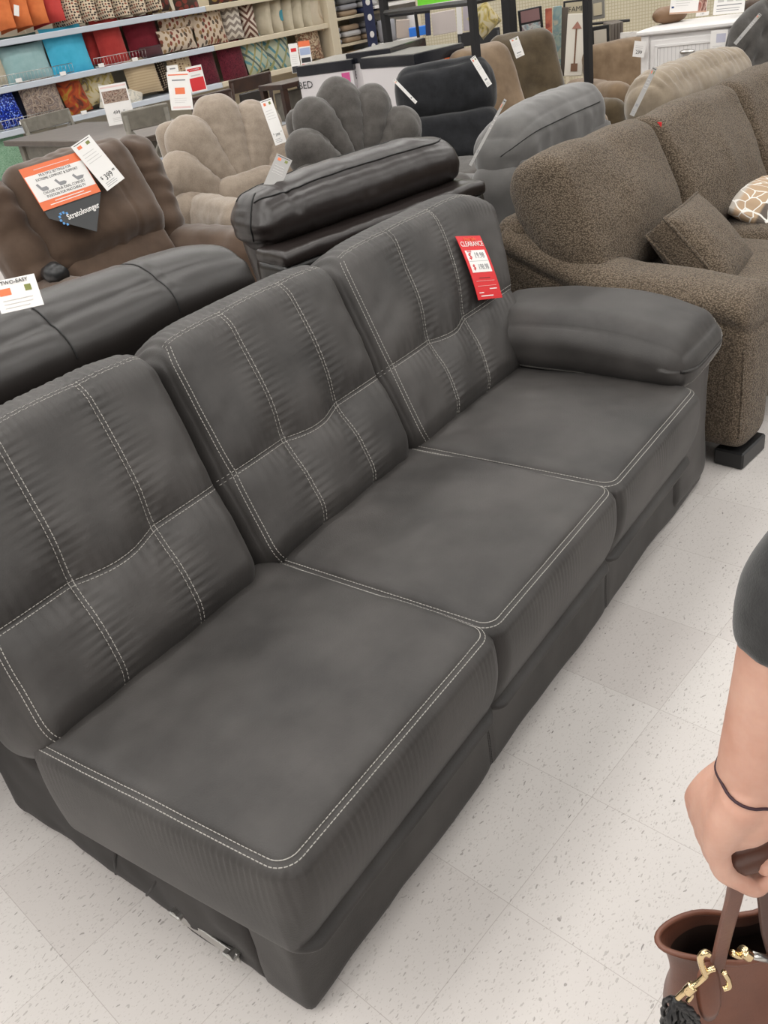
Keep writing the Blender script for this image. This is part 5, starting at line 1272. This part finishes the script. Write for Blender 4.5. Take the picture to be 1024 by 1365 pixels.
dsign('price_card', ((928, 17), (945, 15), (928, 22)), 'small white card lying at the front of the dresser top', lambda w, h: [('t', '149', 0, 0, h*.7, M['gray_ink'])], off=.03, tilt=.5, cat='price tag')
o = puffy('leather_bag', (0, 0, .05), (.24, .16, .11), (.09, .07, .05), plain('tan_brown_leather', (.18, .10, .05), .5), None, seg=.02, wr=.012); q = at_z(872, 22, 1.02); o.location = (q[0]+.05, q[1]+.30, 1.02); o.location = tuple(on_dre(.07, .38, 1.003)); props(o, 'slouching tan brown bag at the back left of the dresser top', 'bag')
o = puffy('wicker_basket', (0, 0, .04), (.22, .14, .08), (.05, .05, .03), plain('dark_wicker', (.06, .035, .022), .7), None, seg=.02, wr=.006); o.location = tuple(on_dre(dW-.04, .40, 1.003)); props(o, 'low dark wicker basket at the right end of the dresser top', 'basket')

# ================================================================ taupe recliner back and charcoal tufted chair behind the brown sofa
tq = brw(2.0, 1.45, 0); to = empty('recliner', (tq[0], tq[1], 0), BRA+PI, 'taupe plush recliner seen from behind, between the brown sofa and the white dresser', 'recliner'); TP = M['taupe_plush']
puffy('back_bolster', (0, .22, .85), (.96, .27, .26), (.13, .12, .12), TP, to, seg=.016, fn=gather_fn(301, .010, 7, 0, .006, .05), puff=(0, .01, .02)); puffy('back_panel', (0, .27, .44), (.88, .14, .76), (.03, .04, .05), TP, to, seg=.05, wr=.004)
puffy('seat', (0, -.15, .38), (.58, .56, .22), .06, TP, to, seg=.05); [puffy('arm', (s*.38, -.08, .32), (.2, .70, .56), .08, TP, to, seg=.05) for s in (-1, 1)]
cq = brw(3.80, 1.30, 0)
ch = empty('armchair', (cq[0], cq[1], 0), BRA-.25, 'charcoal tufted chair with a rounded back at the right edge beside the dresser', 'armchair'); CT = M['charcoal_tuft']
def tuft_fn(V, n, U, h):
    V = V.copy(); fr = np.clip(-n[:, 1], 0, 1)+np.clip(n[:, 1], 0, 1); x, z = V[:, 0], V[:, 2]; d = np.zeros(len(V))
    for i in range(-3, 4):
        for j in range(-2, 3): cx = i*.16+(.08 if j % 2 else 0); cz = j*.14; d = np.maximum(d, np.exp(-((x-cx)**2+(z-cz)**2)/.0012))
    V[:, 1] += -np.sign(V[:, 1])*.025*d*fr; V[:, 2] -= .16*np.abs(U[:, 0])**2.5*(V[:, 2] > -.1)*np.clip(U[:, 2]+.3, 0, 1); return V
puffy('backrest', (0, .28, .78), (.92, .18, .64), (.10, .085, .12), CT, ch, rot=(-.15, 0, 0), seg=.02, fn=tuft_fn); puffy('seat', (0, -.1, .38), (.60, .60, .20), .06, CT, ch, seg=.04); puffy('base', (0, 0, .17), (.86, .74, .26), .05, CT, ch, seg=.08)
for s in (-1, 1): puffy('arm', (s*.38, -.08, .36), (.18, .70, .50), .08, CT, ch, seg=.05)
def brown_tag(px, dist, label): tag_at(px, dist, .25, label, '449')
tag_at(((869, 92), (878, 88), (838, 156)), 4.15, .3, 'pale tag with a black edge standing behind the brown sofa', '', mat=plain('grey_card', (.34, .33, .32), .6))
tag_at(((1008, 22), (1020, 15), (974, 62)), 4.6, .3, 'grey tag slanting at the charcoal tufted chair', '', mat=plain('grey_card', (.34, .33, .32), .6))
# ================================================================ the person at the right edge, holding a brown bag
def capsule(mb, pts, rad, seg=20, flat=None):
    V, Fs = tube_vf(smooth_pts(pts, rad)[0], smooth_pts(pts, rad)[1], seg); mb.add(V, Fs)
def smooth_pts(pts, rad, n=6):
    P = np.array(smoothpath(pts, n)); R = np.interp(np.linspace(0, len(pts)-1, len(P)), np.arange(len(pts)), rad)
    # rounded ends
    d0 = P[0]-P[1]; d0 /= np.linalg.norm(d0); d1 = P[-1]-P[-2]; d1 /= np.linalg.norm(d1)
    A_ = [P[0]+d0*R[0]*k for k in (.95, .8, .5)]; B_ = [P[-1]+d1*R[-1]*k for k in (.5, .8, .95)]
    return np.array(A_+list(P)+B_), np.concatenate([[R[0]*k for k in (.3, .6, .87)], R, [R[-1]*k for k in (.87, .6, .3)]])
def remesh(name, mb, mat, parent, vox, smooth=4, fn=None):
    me = bpy.data.meshes.new('tmp'); me.from_pydata([tuple(map(float, v)) for v in np.concatenate(mb.V)], [], [tuple(f) for f in mb.F]); me.update()
    ob = bpy.data.objects.new('tmp', me); COL.objects.link(ob)
    r = ob.modifiers.new('r', 'REMESH'); r.mode = 'VOXEL'; r.voxel_size = vox
    s = ob.modifiers.new('s', 'SMOOTH'); s.iterations = smooth; s.factor = .5
    dg = bpy.context.evaluated_depsgraph_get(); dg.update(); me2 = bpy.data.meshes.new_from_object(ob.evaluated_get(dg))
    bpy.data.objects.remove(ob); me2.materials.clear(); me2.materials.append(mat); me2.name = name
    n = len(me2.vertices); co = np.empty(n*3); me2.vertices.foreach_get('co', co); co = co.reshape(-1, 3)
    if fn is not None: co = fn(co); me2.vertices.foreach_set('co', co.ravel())
    me2.polygons.foreach_set('use_smooth', [True]*len(me2.polygons)); me2.update()
    o = bpy.data.objects.new(name, me2); COL.objects.link(o); o.parent = parent; return o
def skin_material():
    m, nt, b = new_mat('warm_skin'); v = coord(nt)
    c = ramp(nt, noise_node(nt, v, 22, 4, .6), [(.3, (.50, .265, .195)), (.7, (.58, .345, .265))]); nt.links.new(c, b.inputs['Base Color'])
    b.inputs['Roughness'].default_value = .5; b.inputs['Subsurface Weight'].default_value = .12; b.inputs['Subsurface Radius'].default_value = (.01, .004, .002); b.inputs['Subsurface Scale'].default_value = 1.0
    bump(nt, b, noise_node(nt, v, 260, 3), .12, .001); return m
SKIN = skin_material()
HY = .55
def hp(px, py, y=HY): return at_y(px, py, y)
per = empty('person', (.66, .56, 0), 0, 'person in a charcoal T-shirt at the right edge, arm hanging down to a brown bag', 'person')
PO = np.array([.66, .56, 0.0])
wr = hp(996, 1052); mc = hp(986, 1112, .56); el = hp(1046, 862, .56)
L_ = lambda p: np.array(p)-PO
sh = np.array([.565, .57, 1.36])
mb = MB()
el = np.array([wr[0]+.042, .555, wr[2]+.245])
capsule(mb, [L_(sh), L_((sh+el)/2+np.array([.0, 0, 0])), L_(el), L_(el*.62+wr*.38), L_(wr)], [.058, .050, .0455, .0435, .031], 24)
# palm: metacarpals fan from the wrist to the knuckles; the back of the hand faces left
mc = hp(956, 1130, .54)
for k in range(4):
    a = wr+np.array([-.012+.004*k, -.016+.011*k, .004]); b = mc+np.array([.001*k, .0185*k, .002+.002*k])
    capsule(mb, [L_(a), L_((a+b)/2+np.array([-.004, 0, 0])), L_(b)], [.0235, .0200, .0150], 14)
hyp = [wr+np.array([.008, -.012, 0]), wr*.5+mc*.5+np.array([.016, -.008, .002]), mc+np.array([.020, .0, .016])]
capsule(mb, [L_(p) for p in hyp], [.027, .0235, .0165], 14)
thn = [wr+np.array([.010, .018, 0]), wr*.5+mc*.5+np.array([.022, .030, .004])]
capsule(mb, [L_(p) for p in thn], [.025, .021], 14)
# fingers close under the straps and come up on the right, little finger nearest to the camera
ch_ = [hp(957, 1134, .538), hp(965, 1163, .537), hp(988, 1178, .536), hp(1012, 1189, .537), hp(1026, 1178, .540)]
for i, (sc_, r) in enumerate(((.92, .0100), (1.04, .0110), (1.10, .0112), (1.02, .0108))):
    P_ = [ch_[0]+(p-ch_[0])*sc_+np.array([.001*i, .0190*i, .001*i]) for p in ch_]
    capsule(mb, [L_(p) for p in P_], [r*1.30, r*1.14, r*1.04, r*.97, r*.80], 14)
# thumb leaves the side of the palm near its base and closes over the rolled straps
capsule(mb, [L_(wr+np.array([.022, .018, -.012])), L_(hp(1046, 1102, .560)), L_(hp(1046, 1138, .552)), L_(hp(1020, 1156, .540))], [.018, .0150, .0120, .0100], 14)
# other arm, neck, head, trunk and legs (all right of the picture)
sh2 = np.array([.90, .57, 1.36]); el2 = np.array([.96, .54, 1.08]); wr2 = np.array([.95, .62, .84])
capsule(mb, [L_(sh2), L_(el2), L_(wr2)], [.055, .045, .030], 18)
for k in range(4):
    a = wr2+np.array([0, -.02+.017*k, -.02]); capsule(mb, [L_(a), L_(a+np.array([0, .006, -.06])), L_(a+np.array([-.008, .010, -.11-.006*(k in (1, 2))])), L_(a+np.array([-.022, .012, -.145]))], [.017, .0135, .010, .008], 10)
capsule(mb, [L_(wr2+np.array([-.01, .025, -.02])), L_(wr2+np.array([-.025, .055, -.06])), L_(wr2+np.array([-.03, .06, -.09]))], [.015, .012, .009], 10)
capsule(mb, [L_((.73, .57, 1.34)), L_((.73, .575, 1.46)), L_((.73, .58, 1.52))], [.062, .055, .058], 20)
capsule(mb, [L_((.73, .59, 1.50)), L_((.73, .592, 1.56)), L_((.73, .585, 1.64))], [.062, .083, .086], 24)
capsule(mb, [L_((.73, .668, 1.585)), L_((.73, .688, 1.565))], [.012, .014], 10)
for s in (-1, 1): capsule(mb, [L_((.73+s*.080, .59, 1.595)), L_((.73+s*.086, .585, 1.56))], [.014, .011], 8)
capsule(mb, [L_((.63, .57, 1.37)), L_((.83, .57, 1.37))], [.085, .085], 20)
capsule(mb, [L_((.735, .57, 1.30)), L_((.735, .57, 1.10)), L_((.735, .57, .96))], [.150, .128, .155], 24)
for s in (-1, 1):
    capsule(mb, [L_((.735+s*.085, .57, .92)), L_((.735+s*.09, .58, .50)), L_((.735+s*.09, .56, .12)), L_((.735+s*.09, .56, .07))], [.092, .060, .042, .045], 20)
    capsule(mb, [L_((.735+s*.09, .53, .045)), L_((.735+s*.095, .68, .035))], [.042, .036], 14)
body = remesh('body', mb, SKIN, per, .0036, 5)
# T-shirt
TS = fabric('charcoal_heather_jersey', (.022, .022, .022), (.040, .040, .040), 40, .9, .25, 500, .4, .001, .1, fine=.25)
mb = MB()
capsule(mb, [L_((.615, .57, 1.37)), L_((.85, .57, 1.37))], [.100, .100], 24)
capsule(mb, [L_((.735, .57, 1.32)), L_((.735, .57, 1.10)), L_((.735, .57, .93))], [.172, .152, .178], 28)
hem = wr+(el-wr)*.73
V, Fs = tube_vf(smoothpath([L_(sh+np.array([.03, 0, .02])), L_(sh), L_(sh*.5+el*.5), L_(el), L_(hem)], 5), np.interp(np.linspace(0, 4, 21), range(5), [.07, .072, .060, .0525, .0505]), 28); mb.add(V, Fs)
V, Fs = tube_vf([L_(sh2+np.array([-.03, 0, .02])), L_(sh2), L_(sh2*.6+el2*.4)], [.07, .072, .068], 24); mb.add(V, Fs)
def shf(c): return c+np.stack([.003*vnoise(c*22, 3), .003*vnoise(c*22, 4), 0*c[:, 0]], 1)
remesh('t_shirt', mb, TS, per, .008, 3, shf)
JN = fabric('dark_denim', (.012, .018, .035), (.022, .030, .055), 20, .85, .1, 400, .4, .001, .2)
mb = MB(); capsule(mb, [L_((.735, .57, .99)), L_((.735, .57, .90))], [.170, .165], 24)
for s in (-1, 1): capsule(mb, [L_((.735+s*.085, .57, .90)), L_((.735+s*.09, .58, .50)), L_((.735+s*.09, .56, .13))], [.105, .078, .066], 20)
remesh('trousers', mb, JN, per, .012, 3)
for s in (-1, 1):
    V, Q = puffy_vf(L_((.735+s*.093, .605, .048)), (.105, .28, .096), (.05, .09, .045), seg=.02); link_mesh('shoe', V, Q, M['black_plastic'], per)
mb = MB(); capsule(mb, [L_((.73, .56, 1.62)), L_((.73, .555, 1.655))], [.094, .090], 24); capsule(mb, [L_((.73, .515, 1.60)), L_((.73, .50, 1.45)), L_((.73, .49, 1.32))], [.075, .060, .03], 18)
remesh('hair', mb, plain('dark_brown_hair', (.035, .018, .010), .55), per, .009, 3)
# thin dark hair tie round the wrist
ax_ = (wr-el)/np.linalg.norm(wr-el); c_ = wr-ax_*.012; u_ = np.cross(ax_, [0, 1, 0]); u_ /= np.linalg.norm(u_); w_ = np.cross(ax_, u_); bvb = bvh_of(body); ring = []
for k in range(40):
    t = 2*PI*k/40; dv = u_*math.cos(t)+w_*math.sin(t); hit, nn, _, _ = bvb.ray_cast(Vector(L_(c_)+dv*.12), Vector(-dv), .2)
    ring.append((np.array(hit) if hit is not None else L_(c_)+dv*.034)+dv*.0006+PO+ax_*.006*math.cos(t))
ring.append(ring[0]); mb = MB(); mb.tube(ring, .0016, 8, caps=False); ht = mb.build('hair_tie', plain('dark_plum_elastic', (.03, .008, .015), .6), None, True); props(ht, 'thin dark hair tie round the wrist of the hand holding the bag', 'hair tie')

# the bag
BL_ = fabric('cognac_leather', (.105, .036, .020), (.165, .060, .034), 10, .42, .05, 260, .2, .001, .5); BIN = plain('dark_bag_lining', (.030, .014, .009), .7)
BLD = fabric('dark_cognac_leather', (.060, .022, .013), (.085, .032, .019), 10, .45, .05, 260, .2, .001, .5)
rimL = hp(877, 1256, .64)
bc = np.array([rimL[0]+.150, .64, 0]); rz_ = rimL[2]
bag = empty('handbag', (bc[0], bc[1], rz_-.24), 0, 'cognac brown leather bucket handbag with pale gold clasps, held by the person', 'handbag')
n1 = 48
def rimpt(t, k=1.0, z=0.0, dz=True):
    # oval mouth, nipped in at the front where the strap tab pulls it up
    x = .150*math.cos(t)*k; y = .042*math.sin(t)*(k+max(0, -z)*6.0)
    pinch = math.exp(-((math.sin(t)+1)/.35)**2)*math.exp(-((math.cos(t)+.15)/.35)**2)
    y += .012*pinch*k
    zz = z+(.0 if not dz else (-.030*math.exp(-((math.cos(t)+.25)/.35)**2)*(math.sin(t) < 0)*abs(math.sin(t)))-.045*math.exp(-((math.cos(t)+.05)/.42)**2)*max(0, math.sin(t)))
    return (x, y, zz)
V = []; Fs = []
prof = [(0, .55, -.235), (0, .72, -.23), (0, .90, -.20), (0, .93, -.14), (0, .84, -.07), (0, .92, -.02), (0, 1.0, 0)]
prof_in = [(0, .965, -.001), (0, .87, -.03), (0, .80, -.08), (0, .86, -.14), (0, .7, -.19), (0, .3, -.20)]
rows = prof+prof_in
for r_, (_, k, z) in enumerate(rows):
    for i in range(n1):
        t = 2*PI*i/n1; p = rimpt(t, k, z, r_ > 3 and r_ < 10); w_o = .006*math.sin(t*5+z*30)*(1 if r_ < 7 else .4); V.append((p[0]*(1+w_o*4), p[1]*(1+w_o*4), p[2]+.24))
for r_ in range(len(rows)-1):
    for i in range(n1): j = (i+1) % n1; Fs.append((r_*n1+i, r_*n1+j, (r_+1)*n1+j, (r_+1)*n1+i))
Fs.append(tuple(range(n1))[::-1]); Fs.append(tuple((len(rows)-1)*n1+i for i in range(n1)))
mi = [1 if (k//n1) >= 8 and k < (len(rows)-1)*n1 else 0 for k in range(len(Fs))]; mi[-1] = 1
sub = link_mesh('bag_body', V, Fs, None, bag, True, [BL_, BIN], mi); md = sub.modifiers.new('s', 'SUBSURF'); md.levels = 1; md.render_levels = 2
mb = MB(); mb.tube([np.array(rimpt(2*PI*i/n1, 1.0, 0))+[0, 0, .241] for i in range(n1+1)], .0042, 8, caps=False); mb.build('rim_binding', BL_, bag, True)
def bagl(p): return np.array(p)-np.array([bc[0], bc[1], rz_-.24])
grip = mc+np.array([.026, .012, -.010])
def strap(name, pts, w, th, mat, wd=(0, 1, 0)):
    P = np.array(smoothpath(pts, 8)); T = np.gradient(P, axis=0); T /= np.linalg.norm(T, axis=1, keepdims=True); V = []; Fs = []
    for i in range(len(P)):
        s_ = np.array(wd, float); s_ -= T[i]*(s_@T[i]); s_ /= np.linalg.norm(s_); u = np.cross(T[i], s_)
        for a, b in ((-1, -1), (1, -1), (1, 1), (-1, 1)): V.append(P[i]+s_*a*w/2+u*b*th/2)
    for i in range(len(P)-1):
        for k in range(4): a = i*4+k; b = i*4+(k+1) % 4; Fs.append((a, b, b+4, a+4))
    e = (len(P)-1)*4; Fs += [(3, 2, 1, 0), (e, e+1, e+2, e+3)]
    o = link_mesh(name, V, Fs, mat, bag, False); bv = o.modifiers.new('b', 'BEVEL'); bv.width = .002; bv.segments = 2; return o
wdir = CR*.92+np.array([0, .3, 0])
sA = hp(955, 1290, .60); sB = hp(1040, 1275, .62)
strap('strap', [bagl(sA+np.array([0, .0, -.01])), bagl(hp(965, 1250, .60)), bagl(hp(978, 1200, .575)), bagl(hp(984, 1170, .560)), bagl(hp(990, 1150, .552))], .022, .006, BL_, wdir)
strap('strap', [bagl(sB), bagl(hp(1030, 1235, .61)), bagl(hp(1026, 1190, .595)), bagl(hp(1020, 1150, .570))], .032, .006, BLD, wdir)
mb = MB(); mb.add(*tube_vf([bagl(hp(970, 1152, .545)), bagl(hp(985, 1149, .548)), bagl(hp(1005, 1143, .552)), bagl(hp(1030, 1134, .560)), bagl(hp(1060, 1126, .570))], [.010, .0145, .0150, .0150, .012], 14)); mb.build('strap_roll', BLD, bag, True)
# strap tab and loop leather on the front
V, Q = puffy_vf(bagl(hp(945, 1322, .575)), (.036, .012, .085), (.017, .006, .04), seg=.006, rot=(-.35, .10, .2)); link_mesh('strap_tab', V, Q, BL_, bag)
# hardware
def gold(name, pts, r, seg=10): mb = MB(); mb.tube(smoothpath(pts, 8), r, seg); return mb.build(name, M['gold'], bag, True)
g = lambda x, y, yy=.565: bagl(hp(x, y, yy))
gold('swivel_clasp', [g(903, 1331), g(915, 1320), g(930, 1310), g(941, 1300)], .0038)
gold('clasp_knob', [g(915, 1317), g(922, 1326), g(917, 1334)], .0032)
gold('clasp_barrel', [g(916, 1322), g(924, 1314)], .0065)
gold('clasp_hook', [g(941, 1300), g(936, 1288), g(934, 1276), g(940, 1270), g(945, 1272)], .0040)
gold('clasp_bar', [g(939, 1298), g(946, 1293), g(953, 1291)], .0036)
gold('d_ring', [g(965, 1296), g(971, 1306), g(972, 1315), g(964, 1318)], .0036)
gold('side_clasp', [g(976, 1270, .60), g(986, 1274, .60), g(996, 1271, .60), g(1001, 1274, .60)], .0045)
gold('side_barrel', [g(990, 1268, .60), g(998, 1274, .60)], .0080)
mb = MB(); mb.tube([g(1002, 1273, .60), g(1014, 1276, .60), g(1028, 1280, .60)], .0050, 10); mb.build('chain_link', M['steel'], bag, True)
# black braided tassel
ts = empty('tassel', tuple(hp(896, 1345, .56)), 0, 'black braided tassel hanging from the clasp of the handbag', 'tassel'); rnd = random.Random(4); t0_ = hp(901, 1332, .565)-np.array(hp(896, 1345, .56))
for i in range(16):
    a = rnd.uniform(0, 2*PI); r = rnd.uniform(.008, .03); e_ = np.array([r*math.cos(a)+.002, r*math.sin(a)*.7, -.10-rnd.uniform(0, .02)])
    pts = [t0_, t0_+np.array([e_[0]*.8, e_[1]*.8, -.025]), t0_+np.array([e_[0]*1.1, e_[1], -.06]), t0_+e_]; P = smoothpath(pts, 6)
    P = [p+.0016*np.array([math.cos(k*1.7+i), math.sin(k*1.7+i), 0]) for k, p in enumerate(P)]
    mb = MB(); mb.tube(P, .0034, 7); mb.build('braided_cord', M['black_plastic'], ts, True)
